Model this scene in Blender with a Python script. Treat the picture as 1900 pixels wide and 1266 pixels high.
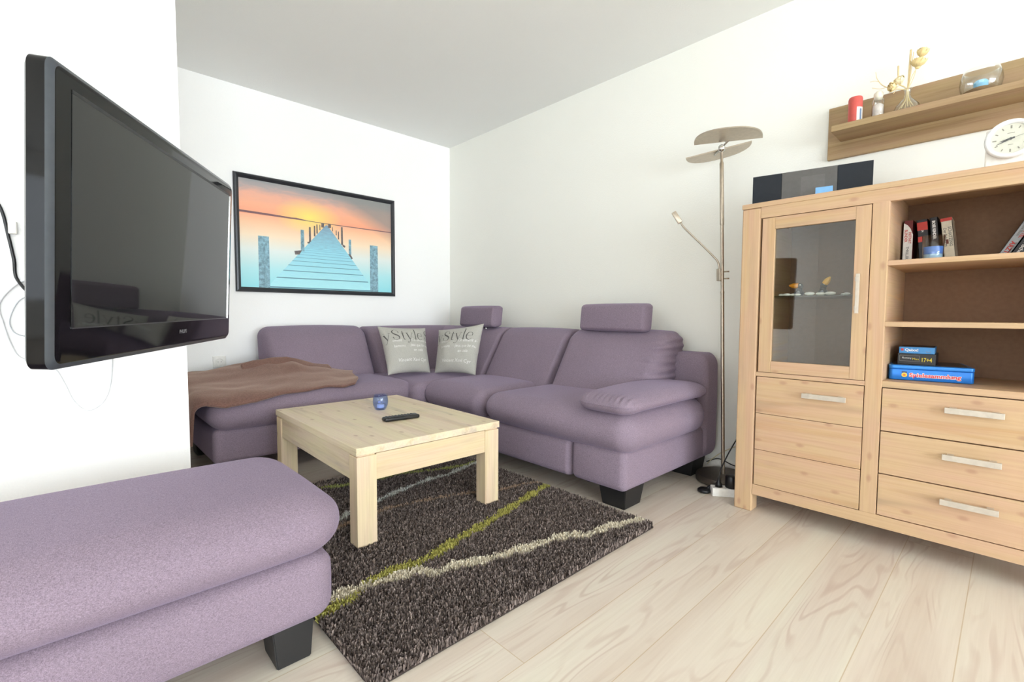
import bpy, bmesh, math, random
import numpy as np
from mathutils import Vector, Matrix, noise as mnoise

# ---------------------------------------------------------------- scene, camera, light
for o in list(bpy.data.objects):
    bpy.data.objects.remove(o, do_unlink=True)
scene = bpy.context.scene
COL = scene.collection
random.seed(7); RNG = np.random.default_rng(7)

cam_d = bpy.data.cameras.new('camera')
cam_d.sensor_fit = 'HORIZONTAL'; cam_d.sensor_width = 36.0
cam_d.lens = 876.73 / 1900 * 36.0
cam_d.clip_start = 0.05
cam = bpy.data.objects.new('camera', cam_d); COL.objects.link(cam)
_d = Vector((-0.72654001, 0.68490369, -0.05519552)); _r = Vector((0.68577346, 0.72780282, 0.00422088)); _u = Vector((-0.04306235, 0.03478498, 0.99846664))
_m = Matrix((( _r.x, _u.x, -_d.x, 3.79633), (_r.y, _u.y, -_d.y, -2.742297), (_r.z, _u.z, -_d.z, 0.900693), (0, 0, 0, 1)))
cam.matrix_world = _m
scene.camera = cam

vs = scene.view_settings
vs.view_transform = 'Standard'; vs.look = 'None'; vs.gamma = 1.0; vs.use_curve_mapping = False
vs.exposure = 0.34

world = bpy.data.worlds.new('world'); scene.world = world; world.use_nodes = True
bg = world.node_tree.nodes['Background']
bg.inputs[0].default_value = (0.80, 0.90, 1.0, 1); bg.inputs[1].default_value = 2.2

def area(name, loc, direction, sx, sy, power, color):
    l = bpy.data.lights.new(name, 'AREA'); l.shape = 'RECTANGLE'; l.size = sx; l.size_y = sy
    l.energy = power; l.color = color
    o = bpy.data.objects.new(name, l); COL.objects.link(o)
    o.location = loc; o.rotation_euler = Vector(direction).to_track_quat('-Z', 'Y').to_euler()
    return o
# daylight through the glazed doors on the right-hand side and through the window behind the camera
area('daylight_terrace', (9.18, -3.05, 1.2), (-1, 0, 0), 4.5, 2.2, 310, (0.86, 0.935, 1.0))
area('daylight_back', (4.4, -7.15, 1.35), (0, 1, 0), 3.6, 1.8, 32, (0.92, 0.965, 1.0))
# sun added out of view: strikes the floor so its bounce fills the ceiling
fill_sun_d = bpy.data.lights.new('sun', 'SUN'); fill_sun_d.energy = 16; fill_sun_d.angle = 0.01; fill_sun_d.color = (0.86, 0.94, 1.0)
sun = bpy.data.objects.new('sun', fill_sun_d); COL.objects.link(sun)
sun.location = (11, -2.5, 5); sun.rotation_euler = Vector((-.50, -.12, -.86)).to_track_quat('-Z', 'Y').to_euler()
scene.cycles.diffuse_bounces = 8; scene.cycles.max_bounces = 16; scene.cycles.transparent_max_bounces = 24

# ---------------------------------------------------------------- helpers: objects
def tagv(o, label=None, cat=None, group=None, kind=None):
    if label: o['label'] = label
    if cat: o['category'] = cat
    if group: o['group'] = group
    if kind: o['kind'] = kind
    return o

def thing(name, loc, label, cat, group=None):
    o = bpy.data.objects.new(name, None); COL.objects.link(o)
    o.location = loc; o.empty_display_size = 0.05
    return tagv(o, label, cat, group)

def root_of(o):
    while o.parent: o = o.parent
    return o

def put(name, geo, mats, parent=None, smooth=False, wn=False, loc=None, angle=None):
    """links geometry given in world coordinates as ONE mesh object"""
    V, F = geo[0], geo[1]
    MI = geo[2] if len(geo) > 2 else None
    V = np.asarray(V, float)
    if parent is not None: L = np.array(root_of(parent).location)
    elif loc is not None: L = np.array(loc, float)
    else:
        L = np.array([(V[:, 0].min() + V[:, 0].max()) / 2, (V[:, 1].min() + V[:, 1].max()) / 2, V[:, 2].min()])
    me = bpy.data.meshes.new(name)
    me.from_pydata((V - L).tolist(), [], [tuple(int(i) for i in f) for f in F])
    if not isinstance(mats, (list, tuple)): mats = [mats]
    for m in mats: me.materials.append(m)
    if MI is not None: me.polygons.foreach_set('material_index', np.asarray(MI, dtype=np.int32))
    me.update()
    bm = bmesh.new(); bm.from_mesh(me)
    bmesh.ops.recalc_face_normals(bm, faces=bm.faces)
    bm.to_mesh(me); bm.free()
    if smooth or wn: me.polygons.foreach_set('use_smooth', [True] * len(me.polygons))
    if angle is not None:
        me.polygons.foreach_set('use_smooth', [True] * len(me.polygons))
        me.set_sharp_from_angle(angle=math.radians(angle))
    o = bpy.data.objects.new(name, me); COL.objects.link(o)
    if parent is not None: o.parent = parent
    else: o.location = L
    if wn:
        md = o.modifiers.new('weighted', 'WEIGHTED_NORMAL'); md.keep_sharp = True
    return o

def struct(name, geo, mats, **k):
    o = put(name, geo, mats, **k); o['kind'] = 'structure'; return o

# ---------------------------------------------------------------- helpers: geometry (all return (V, F))
def join(*gs):
    V = []; F = []; M = []; n = 0
    for g in gs:
        v = [tuple(p) for p in g[0]]
        V += v; F += [tuple(i + n for i in f) for f in g[1]]
        M += list(g[2]) if len(g) > 2 else [0] * len(g[1])
        n += len(v)
    return (V, F, M)

def withmat(g, i): return (g[0], g[1], [i] * len(g[1]))

def box(x0, x1, y0, y1, z0, z1, b=0.0, seg=2):
    bm = bmesh.new()
    bmesh.ops.create_cube(bm, size=1.0)
    for v in bm.verts:
        v.co = Vector((x0 + (v.co.x + .5) * (x1 - x0), y0 + (v.co.y + .5) * (y1 - y0), z0 + (v.co.z + .5) * (z1 - z0)))
    if b > 0:
        bmesh.ops.bevel(bm, geom=bm.edges[:] , offset=b, segments=seg, affect='EDGES', profile=0.5)
    bm.verts.index_update()
    V = [tuple(v.co) for v in bm.verts]; F = [tuple(v.index for v in f.verts) for f in bm.faces]
    bm.free(); return (V, F)

def xf(g, M):
    V = [tuple(M @ Vector(p)) for p in g[0]]
    return (V,) + tuple(g[1:])

def frame(o, x, y, z):
    """matrix from origin and three axis vectors"""
    o, x, y, z = map(Vector, (o, x, y, z))
    return Matrix(((x.x, y.x, z.x, o.x), (x.y, y.y, z.y, o.y), (x.z, y.z, z.z, o.z), (0, 0, 0, 1)))

def rbox(x0, x1, y0, y1, z0, z1, r, seg=5, inner=6, puff=(0, 0, 0), fn=None, pw=2.0):
    """rounded soft box; r may be a number or a radius per axis; puff swells the flat faces"""
    h = np.array([x1 - x0, y1 - y0, z1 - z0]) / 2; c = np.array([x0 + x1, y0 + y1, z0 + z1]) / 2
    rv = np.minimum(np.array([r] * 3 if np.isscalar(r) else r, float), h * 0.999)
    ax = []
    for i in range(3):
        th = [math.tan(math.pi / 4 * k / seg) for k in range(1, seg + 1)]
        a = [-(h[i] - rv[i]) - rv[i] * t for t in reversed(th)]
        n = inner if (h[i] - rv[i]) > 0.02 else 1
        mid = list(np.linspace(-(h[i] - rv[i]), h[i] - rv[i], n + 1))
        ax.append(a + mid + [-q for q in reversed(a)])
    key = {}; V = []; F = []
    def vid(p):
        k = (round(p[0], 6), round(p[1], 6), round(p[2], 6))
        if k not in key: key[k] = len(V); V.append(p)
        return key[k]
    for i in range(3):
        j, k = (i + 1) % 3, (i + 2) % 3
        for s in (-1, 1):
            for a in range(len(ax[j]) - 1):
                for b in range(len(ax[k]) - 1):
                    q = []
                    for (da, db) in ((0, 0), (1, 0), (1, 1), (0, 1)):
                        p = [0, 0, 0]; p[i] = s * h[i]; p[j] = ax[j][a + da]; p[k] = ax[k][b + db]
                        q.append(vid(tuple(p)))
                    F.append(tuple(q if s > 0 else q[::-1]))
    P = np.array(V)
    inn = np.clip(P, -(h - rv), h - rv)
    d = (P - inn) / rv
    n = np.linalg.norm(d, axis=1, keepdims=True); n[n == 0] = 1
    Q = inn + rv * d / n
    u = Q / h
    for i in range(3):
        if puff[i]:
            j, k = (i + 1) % 3, (i + 2) % 3
            Q[:, i] += puff[i] * np.sign(u[:, i]) * np.abs(u[:, i]) ** 1.0 * (1 - np.abs(u[:, j]) ** pw) * (1 - np.abs(u[:, k]) ** pw)
    Q = Q + c
    if fn is not None: Q = fn(Q)
    return (Q.tolist(), F)

def wobble(Q, amp, sc, seed=0):
    out = Q.copy()
    for i, p in enumerate(Q):
        v = Vector((p[0] * sc + seed, p[1] * sc, p[2] * sc))
        out[i] += np.array(mnoise.noise_vector(v)) * amp
    return out

def lathe(profile, center, n=40, axis='z', closed=False):
    """profile: list of (radius, height)"""
    V = []; F = []
    for (r, z) in profile:
        for k in range(n):
            a = 2 * math.pi * k / n
            p = (r * math.cos(a), r * math.sin(a), z)
            if axis == 'y': p = (p[0], -p[2], p[1])
            V.append((center[0] + p[0], center[1] + p[1], center[2] + p[2]))
    m = len(profile)
    for i in range(m - 1 + (1 if closed else 0)):
        for k in range(n):
            i2 = (i + 1) % m
            F.append((i * n + k, i * n + (k + 1) % n, i2 * n + (k + 1) % n, i2 * n + k))
    if not closed:
        F.append(tuple(range(n))[::-1]); F.append(tuple((m - 1) * n + k for k in range(n)))
    return (V, F)

def smooth_path(pts, n=8):
    """catmull-rom through points (any dimension)"""
    P = [np.array(p, float) for p in pts]
    P = [2 * P[0] - P[1]] + P + [2 * P[-1] - P[-2]]
    out = []
    for i in range(1, len(P) - 2):
        for k in range(n):
            t = k / n
            out.append(0.5 * ((2 * P[i]) + (-P[i - 1] + P[i + 1]) * t + (2 * P[i - 1] - 5 * P[i] + 4 * P[i + 1] - P[i + 2]) * t * t + (-P[i - 1] + 3 * P[i] - 3 * P[i + 1] + P[i + 2]) * t ** 3))
    out.append(P[-2]); return out

def tube(pts, r, n=8, smooth=6, cap=True):
    """r: number or list matching pts"""
    if np.isscalar(r): rr = [r] * len(pts)
    else: rr = r
    if smooth > 1:
        q = smooth_path([tuple(p) + (a,) for p, a in zip(pts, rr)], smooth)
        pts = [Vector(x[:3]) for x in q]; rr = [max(float(x[3]), 1e-4) for x in q]
    else: pts = [Vector(p) for p in pts]
    V = []; F = []; up = None
    for i, p in enumerate(pts):
        t = (pts[min(i + 1, len(pts) - 1)] - pts[max(i - 1, 0)]).normalized()
        if up is None:
            up = Vector((0, 0, 1)) if abs(t.z) < .9 else Vector((1, 0, 0))
        a = t.cross(up).normalized(); up = a.cross(t).normalized()
        for k in range(n):
            th = 2 * math.pi * k / n
            V.append(tuple(p + (a * math.cos(th) + up * math.sin(th)) * rr[i]))
    for i in range(len(pts) - 1):
        for k in range(n):
            F.append((i * n + k, i * n + (k + 1) % n, (i + 1) * n + (k + 1) % n, (i + 1) * n + k))
    if cap:
        F.append(tuple(range(n))[::-1]); F.append(tuple((len(pts) - 1) * n + k for k in range(n)))
    return (V, F)

def ellipsoid(c, r, n=16, m=10, M=None):
    prof = [(max(1e-4, math.sin(math.pi * i / m)), -math.cos(math.pi * i / m)) for i in range(m + 1)]
    V, F = lathe(prof, (0, 0, 0), n)
    V = [Vector((p[0] * r[0], p[1] * r[1], p[2] * r[2])) for p in V]
    if M is not None: V = [M.to_3x3() @ p for p in V]
    return ([tuple(p + Vector(c)) for p in V], F)

def poly(pts):
    return ([tuple(p) for p in pts], [tuple(range(len(pts)))])

def text_geo(s, size, o, right, up, fn=None, bold=0.0, align='LEFT', squash=1.0):
    """lettering as flat mesh lying in the plane (o, right, up)"""
    cu = bpy.data.curves.new('t', 'FONT'); cu.body = s; cu.size = size; cu.align_x = align
    cu.resolution_u = 2; cu.offset = bold; cu.fill_mode = 'FRONT'
    ob = bpy.data.objects.new('t', cu); COL.objects.link(ob)
    dg = bpy.context.evaluated_depsgraph_get(); me = ob.evaluated_get(dg).to_mesh()
    o = Vector(o); right = Vector(right).normalized(); up = Vector(up).normalized()
    V = [(v.co.x * squash, v.co.y) for v in me.vertices]; F = [tuple(p.vertices) for p in me.polygons]
    ob.evaluated_get(dg).to_mesh_clear()
    bpy.data.objects.remove(ob); bpy.data.curves.remove(cu)
    if fn: return ([fn(x, y) for x, y in V], F)
    return ([tuple(o + right * x + up * y) for x, y in V], F)

def ribbon2d(pts, ws, n=6):
    """thick-thin pen stroke in 2-D; returns 2-D verts and quads"""
    q = smooth_path([tuple(p) + (w,) for p, w in zip(pts, ws)], n)
    V = []; F = []
    for i, a in enumerate(q):
        b0 = q[max(i - 1, 0)]; b1 = q[min(i + 1, len(q) - 1)]
        t = np.array([b1[0] - b0[0], b1[1] - b0[1]]); t /= (np.linalg.norm(t) + 1e-9)
        nn = np.array([-t[1], t[0]]) * max(a[2], .004) / 2
        V += [(a[0] + nn[0], a[1] + nn[1]), (a[0] - nn[0], a[1] - nn[1])]
        if i: F.append((2 * i - 2, 2 * i - 1, 2 * i + 1, 2 * i))
    return V, F

# ---------------------------------------------------------------- helpers: materials
def lin(c):
    return tuple(((x / 255) / 12.92 if x / 255 <= 0.04045 else ((x / 255 + 0.055) / 1.055) ** 2.4) for x in c) + (1,)

class NT:
    def __init__(s, name):
        s.m = bpy.data.materials.new(name); s.m.use_nodes = True
        s.t = s.m.node_tree; s.n = s.t.nodes; s.b = s.n['Principled BSDF']; s.out = s.n['Material Output']
    def new(s, typ, **k):
        nd = s.n.new(typ)
        for a, v in k.items():
            if a in ('ins',):
                for kk, vv in v.items():
                    if isinstance(vv, bpy.types.NodeSocket): s.t.links.new(vv, nd.inputs[kk])
                    else: nd.inputs[kk].default_value = vv
            else: setattr(nd, a, v)
        return nd
    def link(s, a, b): s.t.links.new(a, b)
    def coords(s, scale=(1, 1, 1), rnd=False, which='Object'):
        tc = s.new('ShaderNodeTexCoord'); mp = s.new('ShaderNodeMapping')
        s.link(tc.outputs[which], mp.inputs[0]); mp.inputs['Scale'].default_value = scale
        if rnd:
            oi = s.new('ShaderNodeObjectInfo')
            ml = s.new('ShaderNodeMath', operation='MULTIPLY', ins={0: oi.outputs['Random'], 1: 37.0})
            cb = s.new('ShaderNodeCombineXYZ', ins={0: ml.outputs[0], 1: ml.outputs[0], 2: ml.outputs[0]})
            s.link(cb.outputs[0], mp.inputs['Location'])
        return mp.outputs[0]
    def noise(s, vec, scale, detail=3, rough=.5, dist=0.0):
        return s.new('ShaderNodeTexNoise', ins={'Vector': vec, 'Scale': scale, 'Detail': detail, 'Roughness': rough, 'Distortion': dist}).outputs[0]
    def ramp(s, fac, stops):
        r = s.new('ShaderNodeValToRGB'); s.link(fac, r.inputs[0]); e = r.color_ramp.elements
        while len(e) < len(stops): e.new(0.5)
        for i, (p, c) in enumerate(stops): e[i].position = p; e[i].color = c
        return r.outputs[0]
    def mix(s, fac, a, b, mode='MIX'):
        m = s.new('ShaderNodeMix', data_type='RGBA', blend_type=mode)
        for sock, v in ((m.inputs[0], fac), (m.inputs[6], a), (m.inputs[7], b)):
            if isinstance(v, bpy.types.NodeSocket): s.link(v, sock)
            else: sock.default_value = v
        return m.outputs[2]
    def math(s, op, a, b=None, c=None):
        m = s.new('ShaderNodeMath', operation=op)
        for i, v in enumerate((a, b, c)):
            if v is None: continue
            if isinstance(v, bpy.types.NodeSocket): s.link(v, m.inputs[i])
            else: m.inputs[i].default_value = v
        return m.outputs[0]
    def bump(s, h, strength, dist=0.002):
        b = s.new('ShaderNodeBump', ins={'Height': h, 'Strength': strength, 'Distance': dist})
        s.link(b.outputs[0], s.b.inputs['Normal'])
    def color(s, c):
        if isinstance(c, bpy.types.NodeSocket): s.link(c, s.b.inputs['Base Color'])
        else: s.b.inputs['Base Color'].default_value = c
    def set(s, **k):
        for a, v in k.items(): s.b.inputs[a.replace('_', ' ')].default_value = v
        return s

def plain(name, rgb, rough=.5, metal=0, spec=.5, var=0.0, **k):
    t = NT(name); c = lin(rgb)
    v = t.coords()
    nz = t.noise(v, 60, 2)
    d = 0.06 if not var else var
    t.color(t.ramp(nz, [(.3, tuple(x * (1 - d) for x in c[:3]) + (1,)), (.7, tuple(min(1, x * (1 + d)) for x in c[:3]) + (1,))]))
    t.b.inputs['Roughness'].default_value = rough; t.b.inputs['Metallic'].default_value = metal
    t.b.inputs['Specular IOR Level'].default_value = spec
    for a, vv in k.items(): t.b.inputs[a.replace('_', ' ')].default_value = vv
    return t.m

def m_wall(name, rgb, rough=.9):
    t = NT(name); v = t.coords()
    n1 = t.noise(v, 130, 3, .6); n2 = t.noise(v, 1.2, 2)
    c = lin(rgb)
    t.color(t.ramp(n2, [(.3, tuple(x * .985 for x in c[:3]) + (1,)), (.7, c)]))
    t.bump(n1, .35, .003); t.b.inputs['Roughness'].default_value = rough
    t.b.inputs['Specular IOR Level'].default_value = .2
    return t.m

def m_fabric(name, c1, c2, scale=1.0, sheen=.35, bump=.35):
    t = NT(name)
    vx = t.coords((800 * scale, 220 * scale, 800 * scale)); vz = t.coords((220 * scale, 800 * scale, 500 * scale))
    a = t.noise(vx, 1, 2, .6); b = t.noise(vz, 1, 2, .6)
    f = t.math('ADD', t.math('MULTIPLY', a, .5), t.math('MULTIPLY', b, .5))
    big = t.noise(t.coords(), 2.2, 2)
    c = t.ramp(f, [(.36, lin(c1)), (.64, lin(c2))])
    c = t.mix(.14, c, t.ramp(big, [(.35, (.55, .55, .55, 1)), (.65, (1, 1, 1, 1))]), 'MULTIPLY')
    t.color(c)
    t.b.inputs['Roughness'].default_value = .95; t.b.inputs['Specular IOR Level'].default_value = .15
    t.b.inputs['Sheen Weight'].default_value = sheen; t.b.inputs['Sheen Roughness'].default_value = .45
    t.b.inputs['Sheen Tint'].default_value = (.72, .62, .95, 1)
    t.bump(f, bump, .002)
    return t.m

def m_wood(name, base, dark, grey, axis='z', rough=.6, knots=True, gmix=.5, dscale=1.0, plane='xz'):
    t = NT(name)
    sc = {'x': (1.2, 22, 22), 'y': (22, 1.2, 22), 'z': (22, 22, 1.2)}[axis]
    v = t.coords(sc, rnd=True)
    g = t.noise(v, 1.0 * dscale, 5, .6, .6)
    sc2 = {'x': (3, 160, 160), 'y': (160, 3, 160), 'z': (160, 160, 3)}[axis]
    fine = t.noise(t.coords(sc2, rnd=True), 1, 2, .5)
    c = t.ramp(g, [(.30, lin(dark)), (.46, lin(base)), (.62, lin(base)), (.8, lin(tuple(min(255, x + 10) for x in base)))])
    c = t.mix(.28, c, t.ramp(fine, [(.3, (.72, .66, .60, 1)), (.6, (1, 1, 1, 1))]), 'MULTIPLY')
    sc3 = {'x': (1.5, 9, 9), 'y': (9, 1.5, 9), 'z': (9, 9, 1.5)}[axis]
    st = t.noise(t.coords(sc3, rnd=True), 1.3, 3, .6)
    c = t.mix(t.math('MULTIPLY', t.ramp(st, [(.56, (0, 0, 0, 1)), (.72, (1, 1, 1, 1))]), gmix), c, lin(grey))
    tn = t.noise(t.coords(sc3, rnd=True), 2.3, 2, .5)
    c = t.mix(.8, c, t.ramp(tn, [(.38, (1, .93, .93, 1)), (.62, (1, 1.0, .88, 1))]), 'MULTIPLY')
    if knots:
        sk = {'x': (2.6, 5, 5), 'y': (5, 2.6, 5), 'z': (5, 5, 2.6)}[axis]
        sx = t.new('ShaderNodeSeparateXYZ'); t.link(t.coords(sk, rnd=True), sx.inputs[0])
        cx = t.new('ShaderNodeCombineXYZ', ins={0: sx.outputs[0], 1: sx.outputs[2 if plane == 'xz' else 1]})
        vo = t.new('ShaderNodeTexVoronoi', voronoi_dimensions='2D', ins={'Vector': cx.outputs[0], 'Scale': 1.7, 'Randomness': 1.0})
        k = t.ramp(vo.outputs['Distance'], [(.03, (1, 1, 1, 1)), (.09, (0, 0, 0, 1))])
        c = t.mix(t.math('MULTIPLY', k, .5), c, lin((160, 120, 98)))
    t.color(c); t.b.inputs['Roughness'].default_value = rough
    t.b.inputs['Specular IOR Level'].default_value = .3
    t.bump(fine, .12, .001)
    return t.m

def m_glass(name, tint=(1, 1, 1, 1), refl=1.0, rough=0.0):
    """thin pane: clear with fresnel reflection"""
    t = NT(name); t.n.remove(t.b)
    tr = t.new('ShaderNodeBsdfTransparent', ins={0: tint}); gl = t.new('ShaderNodeBsdfGlossy', ins={'Roughness': rough})
    lw = t.new('ShaderNodeLayerWeight', ins={0: .5}); fr_o = t.math('ADD', .04, t.math('MULTIPLY', .96, t.math('POWER', lw.outputs['Facing'], 5.0))); mx = t.new('ShaderNodeMixShader')
    t.link(t.math('MINIMUM', t.math('MULTIPLY', fr_o, refl), 1.0), mx.inputs[0]); t.link(tr.outputs[0], mx.inputs[1]); t.link(gl.outputs[0], mx.inputs[2])
    t.link(mx.outputs[0], t.out.inputs[0]); return t.m

PURPLE = m_fabric('purple_fabric', (112, 98, 110), (154, 138, 153), 1.0, .22)
WALLW = m_wall('white_plaster', (250, 250, 249)); WALLR = m_wall('warm_white_plaster', (242, 242, 235)); CEIL = m_wall('ceiling_paint', (240, 241, 239))
BASEB = plain('white_trim_paint', (236, 232, 224), .5)
PINE = (196, 166, 136); PINED = (190, 146, 102); GREY = (150, 134, 110)
CAB_X = m_wood('cabinet_wood_horizontal', PINE, (190, 156, 118), (158, 140, 114), 'x', gmix=.6)
CAB_Z = m_wood('cabinet_wood_vertical', PINE, (196, 162, 126), (170, 150, 126), 'z', gmix=.45)
CAB_Y = m_wood('cabinet_wood_depth', PINE, (206, 164, 118), (180, 152, 118), 'y', knots=False, gmix=.3)
SHELFW = m_wood('shelf_wood', (166, 142, 110), (142, 116, 84), (116, 102, 80), 'x', gmix=.35)
TAB_X = m_wood('table_wood_lengthwise', (222, 208, 184), (206, 188, 160), (168, 160, 146), 'x', rough=.42, gmix=.6, plane='xy')
TAB_Y = m_wood('table_wood_crosswise', (216, 196, 166), (202, 178, 146), (164, 150, 132), 'y', gmix=.35)
TAB_Z = m_wood('table_wood_leg', (220, 202, 174), (206, 184, 154), (172, 156, 136), 'z', gmix=.3)
HARDB = plain('brown_hardboard', (140, 110, 88), .8, spec=.2)
BLACKW = plain('black_wood', (26, 25, 26), .5)
BLACKP = plain('black_plastic', (18, 18, 20), .35)
GLOSSB = plain('gloss_black', (8, 8, 9), .07, spec=.3)
BRUSHED = plain('brushed_nickel', (188, 176, 160), .32, 1.0)
HANDLE = plain('satin_metal', (196, 186, 172), .45, .35)
CHROME = plain('chrome', (214, 212, 206), .15, 1.0)
CLEAR = m_glass('clear_glass', (.965, .975, .97, 1), 1.7)
DOORGL = m_glass('cabinet_glass', (.93, .95, .94, 1), 1.35)
WINGL = m_glass('window_glass')
WHITEP = plain('white_plastic', (236, 234, 228), .4)

# ---------------------------------------------------------------- the room
X1, Y1, H = 9.0, -7.0, 2.5
TWX, TWY = 1.60, -2.406            # the stub of wall that carries the television
def m_floor():
    t = NT('laminate_floor')
    tc = t.new('ShaderNodeTexCoord'); sp = t.new('ShaderNodeSeparateXYZ'); t.link(tc.outputs['Object'], sp.inputs[0])
    X, Y = sp.outputs[0], sp.outputs[1]
    q = t.math('DIVIDE', t.math('SUBTRACT', X, 2.965), .1915)
    k = t.math('FLOOR', q); fr = t.math('SUBTRACT', q, k)
    off = t.math('ADD', 1.95, t.math('MULTIPLY', t.math('SINE', t.math('ADD', t.math('MULTIPLY', k, 2.1), 1.9)), .2))
    yy = t.math('DIVIDE', t.math('ADD', Y, off), 1.83)
    kj = t.math('FLOOR', yy); fj = t.math('SUBTRACT', yy, kj)
    wn = t.new('ShaderNodeTexWhiteNoise', noise_dimensions='2D')
    cb = t.new('ShaderNodeCombineXYZ', ins={0: k, 1: kj}); t.link(cb.outputs[0], wn.inputs['Vector'])
    r = wn.outputs['Value']
    cv = t.new('ShaderNodeCombineXYZ', ins={0: t.math('ADD', t.math('MULTIPLY', X, 7.5), t.math('MULTIPLY', r, 60)), 1: t.math('MULTIPLY', Y, .9), 2: t.math('MULTIPLY', r, 31)})
    n0 = t.noise(cv.outputs[0], 1.0, 2, .5, .3)
    # contour-like cathedral grain: sine bands of a smooth stretched noise
    bands = t.math('ADD', .5, t.math('MULTIPLY', .5, t.math('SINE', t.math('MULTIPLY', n0, 95.0))))
    bandm = t.ramp(t.noise(cv.outputs[0], 1.7, 2), [(.46, (0, 0, 0, 1)), (.62, (1, 1, 1, 1))])
    cf = t.new('ShaderNodeCombineXYZ', ins={0: t.math('ADD', t.math('MULTIPLY', X, 130), t.math('MULTIPLY', r, 60)), 1: t.math('MULTIPLY', Y, 3.0), 2: r})
    fine = t.noise(cf.outputs[0], 1, 3, .6)
    base = t.ramp(n0, [(.3, lin((196, 181, 168))), (.48, lin((206, 195, 183))), (.7, lin((210, 204, 190)))])
    c = t.mix(t.math('MULTIPLY', t.math('MULTIPLY', t.ramp(bands, [(.62, (0, 0, 0, 1)), (1, (1, 1, 1, 1))]), bandm), .5), base, lin((176, 152, 140)))
    c = t.mix(.16, c, t.ramp(fine, [(.35, (.68, .60, .56, 1)), (.62, (1, 1, 1, 1))]), 'MULTIPLY')
    c = t.mix(t.math('MULTIPLY', r, .14), c, lin((236, 228, 206)))
    e1 = t.math('LESS_THAN', t.math('MINIMUM', fr, t.math('SUBTRACT', 1.0, fr)), .0065)
    e2 = t.math('LESS_THAN', t.math('MINIMUM', fj, t.math('SUBTRACT', 1.0, fj)), .0007)
    e = t.math('MULTIPLY', t.math('MAXIMUM', e1, e2), .55)
    c = t.mix(e, c, lin((168, 140, 96)))
    t.color(c); t.b.inputs['Roughness'].default_value = .42; t.b.inputs['Specular IOR Level'].default_value = .35
    return t.m
FLOOR = m_floor()
struct('floor', box(-.1, X1 + .1, Y1 - .1, .1, -.06, 0), FLOOR, loc=(0, 0, 0))
struct('ceiling', box(-.1, X1 + .1, Y1 - .1, .1, H, H + .08), CEIL)
struct('wall_back', box(-.12, 0, Y1 - .1, .12, 0, H), WALLW)
struct('wall_right', box(0, X1 + .1, 0, .12, 0, H), WALLR)
struct('wall_left', box(0, TWX, Y1, TWY, 0, H), WALLW)
# wall with the glazed terrace doors (out of frame, lets the daylight in)
wy0, wy1, wz0, wz1 = -5.35, -.75, .05, 2.25
struct('wall_terrace', join(box(X1, X1 + .12, Y1 - .1, wy0, 0, H), box(X1, X1 + .12, wy1, 0, 0, H), box(X1, X1 + .12, wy0, wy1, wz1, H), box(X1, X1 + .12, wy0, wy1, 0, wz0)), WALLR)
fr_ = []
for y in (wy0, (2 * wy0 + wy1) / 3, (wy0 + 2 * wy1) / 3, wy1 - .06): fr_.append(box(X1 + .03, X1 + .09, y, y + .06, wz0, wz1))
fr_ += [box(X1 + .03, X1 + .09, wy0, wy1, wz0, wz0 + .07), box(X1 + .03, X1 + .09, wy0, wy1, wz1 - .07, wz1)]
w1 = struct('window_1', join(*fr_), BASEB)
put('pane', box(X1 + .055, X1 + .061, wy0 + .02, wy1 - .02, wz0 + .02, wz1 - .02), WINGL, w1)
bx0, bx1, bz0, bz1 = 2.6, 6.2, .45, 2.25
struct('wall_front', join(box(0, bx0, Y1 - .12, Y1, 0, H), box(bx1, X1, Y1 - .12, Y1, 0, H), box(bx0, bx1, Y1 - .12, Y1, bz1, H), box(bx0, bx1, Y1 - .12, Y1, 0, bz0)), WALLW)
fr_ = [box(x, x + .06, Y1 - .09, Y1 - .03, bz0, bz1) for x in (bx0, (bx0 + bx1) / 2, bx1 - .06)]
fr_ += [box(bx0, bx1, Y1 - .09, Y1 - .03, bz0, bz0 + .06), box(bx0, bx1, Y1 - .09, Y1 - .03, bz1 - .06, bz1)]
w2 = struct('window_2', join(*fr_), BASEB)
put('pane', box(bx0 + .02, bx1 - .02, Y1 - .063, Y1 - .057, bz0 + .02, bz1 - .02), WINGL, w2)
struct('baseboard_right', box(.013, X1, -.013, 0, 0, .06, .003), BASEB)
struct('baseboard_back', box(0, .013, TWY, 0, 0, .06, .003), BASEB)
struct('baseboard_left', box(TWX, TWX + .013, Y1, TWY, 0, .06, .003), BASEB)

# ---------------------------------------------------------------- wall socket
def socket():
    t = thing('wall_socket', (0, -1.974, .54), 'white round wall socket low on the back wall above the brown blanket', 'socket')
    put('cover_plate', box(0, .009, -2.014, -1.934, .525, .605, .003), WHITEP, t)
    p = lathe([(.026, -.003), (.026, .004), (.022, .004), (.020, .001), (.0005, .001)], (0, 0, 0), 24)
    put('insert', xf(p, frame((.009, -1.974, .565), (0, 1, 0), (0, 0, 1), (1, 0, 0))), WHITEP, t)
    g = []
    for dy in (-.0095, .0095):
        g.append(xf(lathe([(.0022, 0), (.0022, .0006)], (0, 0, 0), 10), frame((.0102, -1.974 + dy, .565), (0, 1, 0), (0, 0, 1), (1, 0, 0))))
    put('pin_holes', join(*g), BLACKP, t)
socket()

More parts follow.
